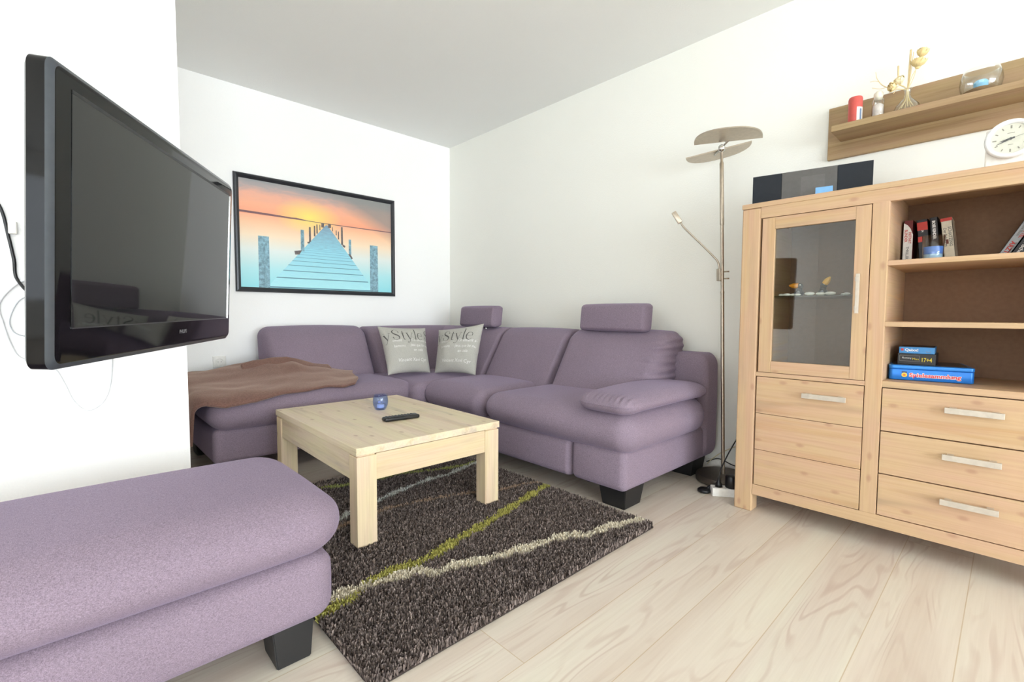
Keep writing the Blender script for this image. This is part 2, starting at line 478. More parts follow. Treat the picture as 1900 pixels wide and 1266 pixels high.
# ---------------------------------------------------------------- corner sofa
SOFA = thing('corner_sofa', (.03, -.03, 0), 'purple fabric corner sofa with two headrests standing along two walls', 'sofa')
def tapered_leg(cx, cy, wx, wy, h, top=.012, off=(0, 0)):
    V = []
    for z, e, o in ((0, 0, (0, 0)), (h, top, off)):
        for sx, sy in ((-1, -1), (1, -1), (1, 1), (-1, 1)):
            V.append((cx + o[0] + sx * (wx / 2 + e), cy + o[1] + sy * (wy / 2 + e), z))
    bm = bmesh.new(); vs_ = [bm.verts.new(v) for v in V]
    for f in ((3, 2, 1, 0), (4, 5, 6, 7), (0, 1, 5, 4), (1, 2, 6, 5), (2, 3, 7, 6), (3, 0, 4, 7)): bm.faces.new([vs_[i] for i in f])
    bmesh.ops.bevel(bm, geom=bm.edges[:], offset=.003, segments=2, affect='EDGES')
    bm.verts.index_update()
    g = ([tuple(v.co) for v in bm.verts], [tuple(v.index for v in f.verts) for f in bm.faces]); bm.free(); return g
for cx, cy in ((2.538, -.830), (2.53, -.155), (.225, -2.10), (.84, -2.10), (.12, -.12), (.95, -.88)):
    put('leg', tapered_leg(cx, cy, .124, .135, .105, .014), BLACKW, SOFA, angle=30)
put('leg', tapered_leg(2.25, -.70, .035, .035, .105, .0), BLACKW, SOFA, angle=30)

S = dict(smooth=True)
# bases
put('base', rbox(.03, .945, -2.205, -.03, .10, .285, .028, puff=(.012, .01, 0)), PURPLE, SOFA, **S)
put('base', rbox(.90, 2.325, -.90, -.03, .12, .285, .02), PURPLE, SOFA, **S)
put('footrest_panel', rbox(.93, 2.322, -.962, -.86, .098, .288, (.03, .045, .03), puff=(0, .012, 0)), PURPLE, SOFA, **S)
def endb(Q):
    Q = Q.copy(); return Q
put('base', rbox(2.328, 2.635, -.955, -.06, .10, .292, .030, puff=(.016, .012, 0)), PURPLE, SOFA, **S)

# seats
def dip(amp, x0, x1, y0, y1):
    return None
put('seat_cushion', rbox(.28, 1.0, -2.225, -1.00, .275, .452, (.09, .10, .085), seg=7, inner=10, puff=(.018, .01, .022), fn=lambda Q: wobble(Q, .004, 4)), PURPLE, SOFA, **S)
put('seat_cushion', rbox(.28, 1.085, -1.07, -.28, .275, .440, (.07, .07, .07), seg=6, inner=8, puff=(0, 0, .016)), PURPLE, SOFA, **S)
put('seat_cushion', rbox(1.03, 1.675, -.995, -.40, .275, .450, (.085, .10, .088), seg=7, inner=8, puff=(.01, .014, .024), fn=lambda Q: wobble(Q, .003, 4, 3)), PURPLE, SOFA, **S)
def seat_end(Q):
    Q = Q.copy()
    u = np.clip((Q[:, 0] - 2.0) / .6, 0, 1)
    top = np.clip((Q[:, 2] - .36) / .09, 0, 1)
    Q[:, 2] += top * (.012 * u - .012 * np.exp(-((Q[:, 0] - 2.32) / .10) ** 2))
    return wobble(Q, .003, 4, 9)
put('seat_cushion', rbox(1.68, 2.685, -1.0, -.215, .275, .450, (.085, .10, .088), seg=8, inner=14, puff=(.012, .014, .020), fn=seat_end), PURPLE, SOFA, **S)

# back cushions: lean function (front face slopes)
def lean_y(yb, z0=.40, z1=.81, k=1.15):
    def f(Q):
        Q = Q.copy(); t = np.clip((Q[:, 2] - z0) / (z1 - z0), 0, 1.1)
        Q[:, 1] = yb + (Q[:, 1] - yb) * (1 + k * (1 - t)); return Q
    return f
def lean_x(xb, z0=.40, z1=.81, k=1.15):
    def f(Q):
        Q = Q.copy(); t = np.clip((Q[:, 2] - z0) / (z1 - z0), 0, 1.1)
        Q[:, 0] = xb + (Q[:, 0] - xb) * (1 + k * (1 - t)); return Q
    return f
put('back_cushion', rbox(.05, .265, -1.765, -1.008, .36, .806, (.09, .07, .07), seg=7, inner=8, puff=(.02, 0, .012), fn=lean_x(.05)), PURPLE, SOFA, **S)
put('back_cushion', rbox(.05, .265, -1.000, -.07, .36, .800, (.07, .035, .05), seg=6, inner=8, puff=(.008, 0, .006), fn=lean_x(.05)), PURPLE, SOFA, **S)
put('back_cushion', rbox(.07, 1.075, -.265, -.05, .36, .798, (.035, .07, .05), seg=6, inner=8, puff=(0, .008, .006), fn=lean_y(-.05)), PURPLE, SOFA, **S)
put('back_cushion', rbox(1.083, 1.735, -.265, -.05, .36, .800, (.035, .075, .06), seg=6, inner=8, puff=(0, .012, .008), fn=lean_y(-.05)), PURPLE, SOFA, **S)
def m2(Q):
    Q = lean_y(-.05)(Q)
    # gathered stitching along the free right edge
    t = np.clip((Q[:, 0] - 2.32) / .14, 0, 1)
    fr = np.clip((-.12 - Q[:, 1]) / .1, 0, 1)
    z = Q[:, 2]
    Q[:, 1] += t * fr * (.006 * np.sin(z * 190) + .008 * np.sin(z * 83 + 1))
    Q[:, 0] += t * .004 * np.sin(z * 150)
    # rounded upper right corner
    return Q
put('back_cushion', rbox(1.742, 2.475, -.275, -.05, .36, .806, (.075, .08, .075), seg=10, inner=40, puff=(0, .02, .012), fn=m2), PURPLE, SOFA, **S)
put('side_panel', rbox(2.34, 2.655, -.205, -.035, .098, .692, (.055, .035, .075), seg=7, inner=6, puff=(.006, 0, 0)), PURPLE, SOFA, **S)

# headrests
def headrest(x0, x1, yc, z0, z1, lean):
    def f(Q):
        Q = Q.copy(); t = (Q[:, 2] - z0) / (z1 - z0); Q[:, 1] += lean * t; Q[:, 0] += .012 * t * np.sign(Q[:, 0] - (x0 + x1) / 2) * 0 ; return Q
    h = put('headrest', rbox(x0, x1, yc - .055, yc + .055, z0, z1, (.022, .045, .024), seg=5, inner=6, puff=(0, .008, .003), fn=f), PURPLE, SOFA, **S)
    for x in (x0 + .14, x1 - .14):
        put('post', tube([(x, yc, z0 - .06), (x, yc, z0 + .03)], .006, 10, 1), CHROME, h, smooth=True)
headrest(1.835, 2.318, -.245, .803, .972, .02)
headrest(.545, .985, -.252, .803, .972, .02)

# arm cushion lying on the end of the seat
def armc(Q):
    Q = Q.copy()
    v = (Q[:, 1] + .6) / .4
    Q[:, 2] += .012 * (1 - v ** 2) - .004
    Q[:, 0] += -.012 * (1 - np.abs(v)) * np.sign(2.54 - Q[:, 0])
    w = np.clip(1 - np.abs(Q[:, 1] + .97) / .10, 0, 1) * np.clip((Q[:, 2] - .49) / .03, 0, 1)
    Q[:, 2] += .004 * w * np.sin(Q[:, 0] * 230)
    return Q
AC = put('arm_cushion', rbox(2.372, 2.685, -1.0, -.21, .454, .540, (.085, .075, .043), seg=8, inner=16, puff=(0, 0, .007), fn=armc), PURPLE, SOFA, **S)
def seam_loop(x0, x1, y0, y1, rx, ry, z, n=10):
    P = []
    for (cx, cy, a0) in ((x1 - rx, y0 + ry, -90), (x1 - rx, y1 - ry, 0), (x0 + rx, y1 - ry, 90), (x0 + rx, y0 + ry, 180)):
        for k in range(n + 1):
            a = math.radians(a0 + 90 * k / n); P.append((cx + rx * math.cos(a), cy + ry * math.sin(a), z))
    return P + [P[0]]
sp_ = [(p[0], p[1], p[2] + .012 * (1 - ((p[1] + .6) / .4) ** 2) - .004) for p in seam_loop(2.375, 2.683, -.999, -.212, .080, .07, .499)]
put('piping', tube(sp_, .0026, 6, 1, cap=False), PURPLE, AC, smooth=True)

# ---------------------------------------------------------------- ottoman
OT = thing('ottoman', (2.29, -2.75, 0), 'large purple fabric footstool in the foreground below the television', 'footstool')
put('base', rbox(2.03, 2.585, -3.26, -2.245, .098, .275, (.04, .05, .04), seg=6, inner=8, puff=(.018, .018, 0)), PURPLE, OT, **S)
put('seat_cushion', rbox(2.0, 2.612, -3.30, -2.205, .262, .425, (.12, .11, .078), seg=9, inner=12, puff=(.008, .006, .018)), PURPLE, OT, **S)
for cy in (-2.344, -3.16):
    for cx, w in ((2.50, .10), (2.11, .10)):
        put('leg', tapered_leg(cx + .012, cy, w, .084, .11, .010, (-.012, 0)), BLACKW, OT, angle=30)

# ---------------------------------------------------------------- shag rug
def rug():
    x0, x1, y0, y1 = 1.335, 2.79, -2.245, -.955
    R = thing('shag_rug', ((x0 + x1) / 2, (y0 + y1) / 2, 0), 'dark brown shag rug with white and green wavy stripes under the coffee table', 'rug')
    put('backing', box(x0 + .004, x1 - .004, y0 + .003, y1 - .004, .0, .008, .003), plain('rug_backing', (52, 42, 38), .9), R)
    st = {
     'white': ([(2.388, -2.26), (2.388, -2.194), (2.383, -2.123), (2.398, -2.049), (2.414, -1.964), (2.431, -1.89), (2.484, -1.852), (2.484, -1.786), (2.524, -1.693), (2.546, -1.618), (2.569, -1.517), (2.583, -1.445), (2.608, -1.322), (2.662, -1.251), (2.679, -1.127), (2.735, -.94)], .022, (232, 222, 200)),
     'green': ([(2.445, -2.26), (2.430, -2.185), (2.417, -2.138), (2.380, -2.041), (2.373, -1.971), (2.376, -1.912), (2.385, -1.853), (2.368, -1.756), (2.336, -1.64), (2.315, -1.521), (2.283, -1.382), (2.239, -1.217), (2.203, -1.071), (2.17, -.94)], .021, (188, 182, 100)),
     'green2': ([(1.36, -2.26), (1.391, -1.972), (1.416, -1.866), (1.481, -1.713), (1.506, -1.554), (1.515, -1.428), (1.561, -1.304), (1.620, -1.147), (1.63, -.94)], .015, (176, 180, 110)),
     'white2': ([(1.90, -2.26), (1.85, -1.976), (1.85, -1.911), (1.814, -1.859), (1.776, -1.701), (1.736, -1.578), (1.718, -1.477), (1.693, -1.352), (1.700, -1.244), (1.669, -1.135), (1.627, -.94)], .016, (214, 214, 206)),
     'brown': ([(1.96, -2.26), (1.908, -1.848), (1.888, -1.715), (1.906, -1.613), (1.928, -1.519), (1.958, -1.414), (1.999, -1.311), (2.063, -1.184), (2.08, -1.062), (2.13, -.94)], .011, (176, 150, 128)),
     'brown2': ([(1.42, -1.47), (1.36, -1.56), (1.345, -1.70), (1.40, -1.80), (1.38, -2.26)], .009, (166, 150, 138)),
    }
    n = 150000
    px = RNG.uniform(x0 + .003, x1 - .003, n); py = RNG.uniform(y0 + .003, y1 - .003, n)
    edge = np.array([mnoise.noise((a * 9, b * 9, 0)) for a, b in zip(px[:1], py[:1])])
    base = np.array(lin((74, 62, 58))[:3]); dk = np.array(lin((62, 52, 48))[:3]); lt = np.array(lin((158, 143, 136))[:3])
    f = RNG.random((n, 1)) ** 1.3
    colr = dk * (1 - f) + lt * f
    order = ['brown', 'brown2', 'green2', 'white2', 'green', 'white']
    for k in order:
        pts, w, c = st[k]
        q = np.array(smooth_path(pts, 10)); d = np.full(n, 9.0)
        for i in range(len(q) - 1):
            a, b = q[i], q[i + 1]; ab = b - a; L = ab @ ab + 1e-12
            t = np.clip(((px - a[0]) * ab[0] + (py - a[1]) * ab[1]) / L, 0, 1)
            d = np.minimum(d, np.hypot(px - a[0] - t * ab[0], py - a[1] - t * ab[1]))
        wv = w * (1 + .28 * np.sin(py * 31 + len(k)) + .2 * np.sin(py * 73)) + RNG.normal(0, .0022, n)
        m = d < wv
        cl = np.array(lin(c)[:3])
        colr[m] = cl * RNG.uniform(.62, 1.1, (m.sum(), 1))
    hgt = RNG.uniform(.014, .026, n); ang = RNG.uniform(0, 2 * np.pi, n); ln = RNG.uniform(.002, .011, n)
    wdt = RNG.uniform(.0016, .0030, n)
    tx = px + np.cos(ang) * ln; ty = py + np.sin(ang) * ln
    tx = np.clip(tx, x0 - .006, x1 + .006); ty = np.clip(ty, y0 - .006, y1 + .006)
    a2 = RNG.uniform(0, 2 * np.pi, n)
    V = np.zeros((n, 4, 3)); cx, cy = np.cos(a2) * wdt, np.sin(a2) * wdt
    V[:, 0] = np.stack([px - cx, py - cy, np.full(n, .006)], 1); V[:, 1] = np.stack([px + cx, py + cy, np.full(n, .006)], 1)
    V[:, 2] = np.stack([tx + cx * .75, ty + cy * .75, hgt + .004], 1); V[:, 3] = np.stack([tx - cx * .75, ty - cy * .75, hgt + .004], 1)
    V = V.reshape(-1, 3) - np.array(R.location)
    me = bpy.data.meshes.new('pile')
    me.vertices.add(n * 4); me.vertices.foreach_set('co', V.astype(np.float32).ravel())
    me.loops.add(n * 4); me.loops.foreach_set('vertex_index', np.arange(n * 4, dtype=np.int32))
    me.polygons.add(n); me.polygons.foreach_set('loop_start', np.arange(n, dtype=np.int32) * 4)
    me.update(calc_edges=True)
    at = me.color_attributes.new('tuft', 'FLOAT_COLOR', 'POINT')
    cc = np.concatenate([np.repeat(colr, 4, 0), np.ones((n * 4, 1))], 1)
    at.data.foreach_set('color', cc.astype(np.float32).ravel())
    t = NT('rug_pile'); ca = t.new('ShaderNodeVertexColor', layer_name='tuft'); t.color(ca.outputs[0])
    t.b.inputs['Roughness'].default_value = .85; t.b.inputs['Specular IOR Level'].default_value = .2
    me.materials.append(t.m)
    o = bpy.data.objects.new('pile', me); COL.objects.link(o); o.parent = R; o['kind'] = 'stuff'
rug()

# ---------------------------------------------------------------- coffee table
def coffee_table():
    c = Vector((1.6695, -1.622, 0)); a = math.radians(-.85)
    M = Matrix.Translation(c) @ Matrix.Rotation(a, 4, 'Z')
    T = thing('coffee_table', c, 'low square-edged light wooden coffee table standing on the shag rug', 'table')
    W, D, zt = .9715 / 2, .7011 / 2, .403
    tt = box(-W, W, -D, D, zt - .030, zt, .002)
    put('table_top', xf(tt, M), [TAB_X], T)
    for sx in (-1, 1):
        for sy in (-1, 1):
            x0, x1 = sorted((sx * (W - .003), sx * (W - .071))); y0, y1 = sorted((sy * (D - .003), sy * (D - .083)))
            put('leg', xf(join(box(x0, x1, y0, y1, .021, zt - .036, .0025), box(x0 + .006, x1 - .006, y0 + .006, y1 - .006, zt - .037, zt - .029)), M), TAB_Z, T)
    for sx in (-1, 1):
        x0, x1 = sorted((sx * (W - .007), sx * (W - .029)))
        put('apron', xf(box(x0, x1, -D + .083, D - .083, zt - .135, zt - .033, .0015), M), TAB_Y, T)
    for sy in (-1, 1):
        y0, y1 = sorted((sy * (D - .009), sy * (D - .031)))
        put('apron', xf(box(-W + .071, W - .071, y0, y1, zt - .135, zt - .033, .0015), M), TAB_X, T)
coffee_table()

def remote():
    A = Vector((1.812, -1.690, .4035)); B = Vector((1.832, -1.516, .4035)); L = (B - A).length
    X = (B - A).normalized(); Y = Vector((0, 0, 1)).cross(X)
    M = frame(A, X, Y, (0, 0, 1))
    T = thing('remote_control', A + (B - A) / 2, 'black remote control lying on the coffee table', 'remote control')
    put('body', xf(rbox(0, L, -.024, .024, 0, .019, (.012, .008, .007), seg=4, inner=3), M), BLACKP, T, smooth=True)
    gb = plain('grey_button', (70, 70, 74), .5)
    for i in range(9):
        for j in range(3):
            if i in (2, 3) and j == 1: continue
            x = .02 + i * .0155; y = (j - 1) * .013
            put('button', xf(box(x - .004, x + .004, y - .0035, y + .0035, .0188, .0206, .0008), M), gb, T)
    put('navigation_ring', xf(lathe([(.010, .0188), (.010, .0206), (.006, .0206), (.006, .0188)], (.0585, 0, 0), 20), M), gb, T, smooth=True)
remote()

def m_tglass(name, tint, rough=0.0):
    return m_glass(name, tint, 1.0, rough)
BLUEG = m_tglass('blue_glass', (.74, .81, .985, 1))
WAX = plain('white_wax', (240, 240, 238), .6); BLUEWAX = plain('blue_wax', (120, 190, 230), .5)
def tealight_glass():
    c = (1.540, -1.560, .4032)
    T = thing('tealight_holder', c, 'small blue glass tealight holder on the coffee table', 'candle holder')
    prof = [(.001, 0), (.024, 0), (.029, .004), (.0375, .025), (.0395, .042), (.037, .062), (.0345, .078), (.0330, .078), (.0355, .062), (.038, .042), (.036, .026), (.027, .009), (.001, .009)]
    put('glass_cup', lathe(prof, c, 40), BLUEG, T, smooth=True)
    put('tealight', lathe([(.001, .0105), (.0185, .0105), (.0188, .026), (.001, .026)], c, 24), WAX, T, angle=40)
tealight_glass()

# ---------------------------------------------------------------- scatter cushions with printed words
CUSHM = m_fabric('grey_linen', (160, 158, 150), (198, 196, 188), 1.0, .1, .25)
DARKINK = plain('charcoal_print', (84, 82, 80), .8); WHITEINK = plain('white_print', (226, 226, 222), .8)
def glyphs():
    G = {}
    G['S'] = ([[(.42, .50), (.41, .60), (.33, .70), (.20, .715), (.08, .62), (.07, .50), (.17, .40), (.33, .31), (.42, .20), (.37, .06), (.22, -.01), (.08, .05), (.03, .2)]], [[.05, .02, .016, .022, .05, .07, .085, .085, .07, .035, .018, .018, .06]], .52)
    G['t'] = ([[(.12, .62), (.12, .3), (.13, .06), (.19, 0), (.27, .05)], [(.02, .47), (.25, .47)]], [[.05, .06, .05, .03, .012], [.02, .02]], .29)
    G['y'] = ([[(.05, .47), (.13, .26), (.22, .02)], [(.40, .47), (.30, .24), (.21, -.02), (.13, -.19), (.05, -.21), (.02, -.18)], [(-.01, .475), (.12, .475)], [(.33, .475), (.46, .475)]], [[.055, .06, .05], [.016, .018, .018, .018, .03, .06], [.018, .018], [.018, .018]], .47)
    G['l'] = ([[(.10, .76), (.10, 0)], [(.03, .005), (.17, .005)], [(.03, .75), (.10, .75)]], [[.055, .055], [.018, .018], [.018, .018]], .21)
    G['e'] = ([[(.05, .27), (.36, .27)], [(.36, .27), (.34, .42), (.21, .485), (.08, .42), (.03, .25), (.08, .07), (.22, -.01), (.37, .10)]], [[.016, .016], [.04, .03, .018, .045, .062, .05, .03, .012]], .42)
    return G
GL = glyphs()
def word(s):
    x = 0; V = []; F = []
    for ch in s:
        st, ws, adv = GL[ch]
        for p, w in zip(st, ws):
            v, f = ribbon2d(p, w, 6); n = len(V)
            V += [(a + x, b) for a, b in v]; F += [tuple(i + n for i in q) for q in f]
        x += adv + .02
    return V, F, x
def scatter_cushion(TL, TR, BR, BL, thick, label, seed, shift=0.0):
    TL, TR, BR, BL = map(Vector, (TL, TR, BR, BL))
    nrm = ((TR - BL).cross(TL - BR)).normalized()
    ctr = (TL + TR + BR + BL) / 4
    if nrm.dot(Vector((3.8, -2.74, .9)) - ctr) < 0: nrm = -nrm
    T = thing('scatter_cushion', (BL + BR) / 2, label, 'cushion', 'grey printed cushions in the sofa corner')
    def surf(u, v, side=1, off=0.0):
        # pinched outline: edges curve inward, corners stay
        pu = u * (1 - .075 * (1 - v * v) * abs(u)); pv = v * (1 - .075 * (1 - u * u) * abs(v))
        p = (BL * (1 - pu) * (1 - pv) + BR * (1 + pu) * (1 - pv) + TR * (1 + pu) * (1 + pv) + TL * (1 - pu) * (1 + pv)) / 4
        h = thick / 2 * (max(0, 1 - u ** 2) ** .5) * (max(0, 1 - v ** 2) ** .5)
        h *= 1 + .2 * mnoise.noise((u * 1.6 + seed, v * 1.6, seed))
        cr = .05 * mnoise.noise((u * 4 + seed, v * 4, 2)) * thick * (1 - u * u) * (1 - v * v)
        q = nrm * (side * (h + cr) + off)
        return p + q - Vector((0, 0, .02)) * (1 - v) * (1 - u * u) * .0
    n = 30; V = []; F = []
    xs = [math.sin(math.pi / 2 * (2 * i / n - 1)) for i in range(n + 1)]
    for side in (1, -1):
        b = len(V)
        for j in range(n + 1):
            for i in range(n + 1): V.append(tuple(surf(xs[i], xs[j], side)))
        for j in range(n):
            for i in range(n):
                F.append((b + j * (n + 1) + i, b + j * (n + 1) + i + 1, b + (j + 1) * (n + 1) + i + 1, b + (j + 1) * (n + 1) + i))
    o = put('cover', (V, F), CUSHM, T)
    bm = bmesh.new(); bm.from_mesh(o.data); bmesh.ops.remove_doubles(bm, verts=bm.verts, dist=1e-5); bmesh.ops.recalc_face_normals(bm, faces=bm.faces)
    bm.to_mesh(o.data); bm.free(); o.data.polygons.foreach_set('use_smooth', [True] * len(o.data.polygons))
    W, Fw, wd = word('Style')
    def wrap(V2, F2, x0, y0, s, name, mat):
        P = []
        ok = []
        for a, b in V2:
            u = x0 + a * s; v = y0 + b * s
            P.append(tuple(surf(max(-.995, min(.995, u)), max(-.99, min(.99, v)), 1, .0016))); ok.append(abs(u) < .97)
        FF = [f for f in F2 if all(ok[i] for i in f)]
        used = sorted({i for f in FF for i in f}); mp = {i: k for k, i in enumerate(used)}
        if FF: put(name, ([P[i] for i in used], [tuple(mp[i] for i in f) for f in FF]), mat, o)
    sc = 1.36 / wd
    wrap(W, Fw, -.66 + shift, .30, sc, 'printed_word', DARKINK)
    V2, F2, w2 = word('y'); wrap(V2, F2, -.66 + shift - .52 * sc, .30, sc, 'printed_word', DARKINK) if shift > -.1 else None
    V2, F2, w2 = word('S'); shift < .05 and wrap(V2, F2, .80 + shift, .32, sc, 'printed_word', DARKINK)
    for (s_, x0, y0, sz) in (('Ce ument ses', .08, .22, .17), ('jess que be nos', .0, .0, .16), ('en cela', .12, -.20, .17), ('umdist', -.72, .22, .15), ('bemoins', -.70, -.02, .15), ('Vincent Xavi Cyr', -.60, -.62, .20)):
        g = text_geo(s_, sz, (0, 0, 0), (1, 0, 0), (0, 1, 0), fn=lambda x, y: (x, y), bold=-.0, squash=.95)
        wrap([(x + .18 * y, y) for x, y in g[0]], g[1], x0 + shift, y0, 1.0, 'printed_line', WHITEINK)
scatter_cushion((.600, -1.085, .812), (.640, -.700, .795), (.790, -.755, .462), (.770, -1.095, .470), .17, 'grey cushion printed with the word Style, nearer the blanket', 1)
scatter_cushion((.735, -.640, .780), (1.080, -.470, .835), (1.140, -.600, .462), (.825, -.740, .462), .17, 'grey cushion printed with the word Style, below the corner headrest', 5, .10)

# ---------------------------------------------------------------- blanket
def blanket():
    M = m_fabric('brown_fleece', (106, 79, 70), (132, 100, 91), .35, .5, .5)
    nt = M.node_tree.nodes['Principled BSDF']; nt.inputs['Sheen Tint'].default_value = (.85, .66, .55, 1)
    front = [(-2.50, .96), (-2.38, .98), (-2.28, 1.00), (-2.15, 1.03), (-2.0, 1.02), (-1.86, .985), (-1.72, .975), (-1.60, .955), (-1.50, .975), (-1.42, .96), (-1.37, .86), (-1.31, .70), (-1.25, .52), (-1.22, .43)]
    fa = np.array([p[0] for p in front]); fx = np.array([p[1] for p in front])
    ha = np.array([-2.5, -2.25, -2.1, -1.95, -1.8, -1.65, -1.52, -1.42, -1.34, -1.28, -1.2]); hv = np.array([.030, .040, .052, .075, .105, .110, .070, .045, .028, .012, .0])
    def hgt(b, a):
        base = .472
        if b > .86: base = .380 + .092 * math.sqrt(max(0, 1 - ((b - .86) / .185) ** 2))
        hc = float(np.interp(a, ha, hv))
        r = hc * math.exp(-((b - .42) / .24) ** 2) if b > .42 else hc * (1 - .15 * (.42 - b) / .3)
        f = .005 * math.sin(b * 17 + a * 6 + 1.5 * math.sin(a * 5)) * min(1, hc * 14 + .25) + .0025 * math.sin(a * 29 + b * 11)
        f += .009 * mnoise.noise((a * 3.2, b * 8, 3)) + .004 * mnoise.noise((a * 9, b * 12, 7)); edge = max(0.0, min(1.0, (1.0 - b) / .12))
        return base + r + max(f, -.008) * (.35 + .65 * edge)
    na, nb = 120, 60; V = []; F = []
    for i in range(na + 1):
        a = -2.50 + 1.28 * i / na
        xf_ = float(np.interp(a, fa, fx)); xb = .14 if a < -1.76 else float(np.interp(a, [-1.76, -1.70, -1.40, -1.22], [.26, .34, .40, .425]))
        for j in range(nb + 1):
            b = xb + (xf_ - xb) * j / nb
            a_w = a + .012 * math.sin(b * 17) * (j / nb)
            e = -2.245
            if a_w < e:
                ov = e - a_w; R_ = .05
                if ov < R_ * math.pi / 2: y = e - R_ * math.sin(ov / R_) ; dz = R_ * (1 - math.cos(ov / R_))
                else: y = e - R_ ; dz = R_ + (ov - R_ * math.pi / 2)
                z = hgt(b, e) - dz; y += .008 * math.sin(b * 26)
            else: y = a_w; z = hgt(b, a_w)
            if b > .97 and j == nb: z -= .002
            V.append((b, y, z))
    for i in range(na):
        for j in range(nb):
            F.append((i * (nb + 1) + j, (i + 1) * (nb + 1) + j, (i + 1) * (nb + 1) + j + 1, i * (nb + 1) + j + 1))
    T = thing('blanket', (.6, -1.85, .45), 'brown fleece blanket draped over the left end of the corner sofa', 'blanket')
    o = put('main_sheet', (V, F), M, T, smooth=True)
    md = o.modifiers.new('thick', 'SOLIDIFY'); md.thickness = .012; md.offset = 1
    # folded-over flap lying against the back cushion
    V = []; F = []; n1, n2 = 40, 14
    for i in range(n1 + 1):
        t = i / n1; y = -1.95 + .555 * t
        zt = float(np.interp(y, [-1.95, -1.885, -1.76, -1.67, -1.60, -1.505, -1.44, -1.395], [.575, .594, .608, .608, .588, .552, .540, .537]))
        zb = float(np.interp(y, [-1.95, -1.60, -1.45, -1.395], [.48, .50, .490, .482]))
        for j in range(n2 + 1):
            s = j / n2
            z = zt * (1 - s) + zb * s; x = .435 + .10 * s + .02 * math.sin(s * 3.1) + .006 * math.sin(y * 40 + s * 4) + (.608 - zt) * .35
            V.append((x, y, z))
    for i in range(n1):
        for j in range(n2):
            F.append((i * (n2 + 1) + j, (i + 1) * (n2 + 1) + j, (i + 1) * (n2 + 1) + j + 1, i * (n2 + 1) + j + 1))
    o = put('folded_flap', (V, F), M, T, smooth=True)
    md = o.modifiers.new('thick', 'SOLIDIFY'); md.thickness = .022; md.offset = 0
    md = o.modifiers.new('sub', 'SUBSURF'); md.levels = 1; md.render_levels = 1
blanket()

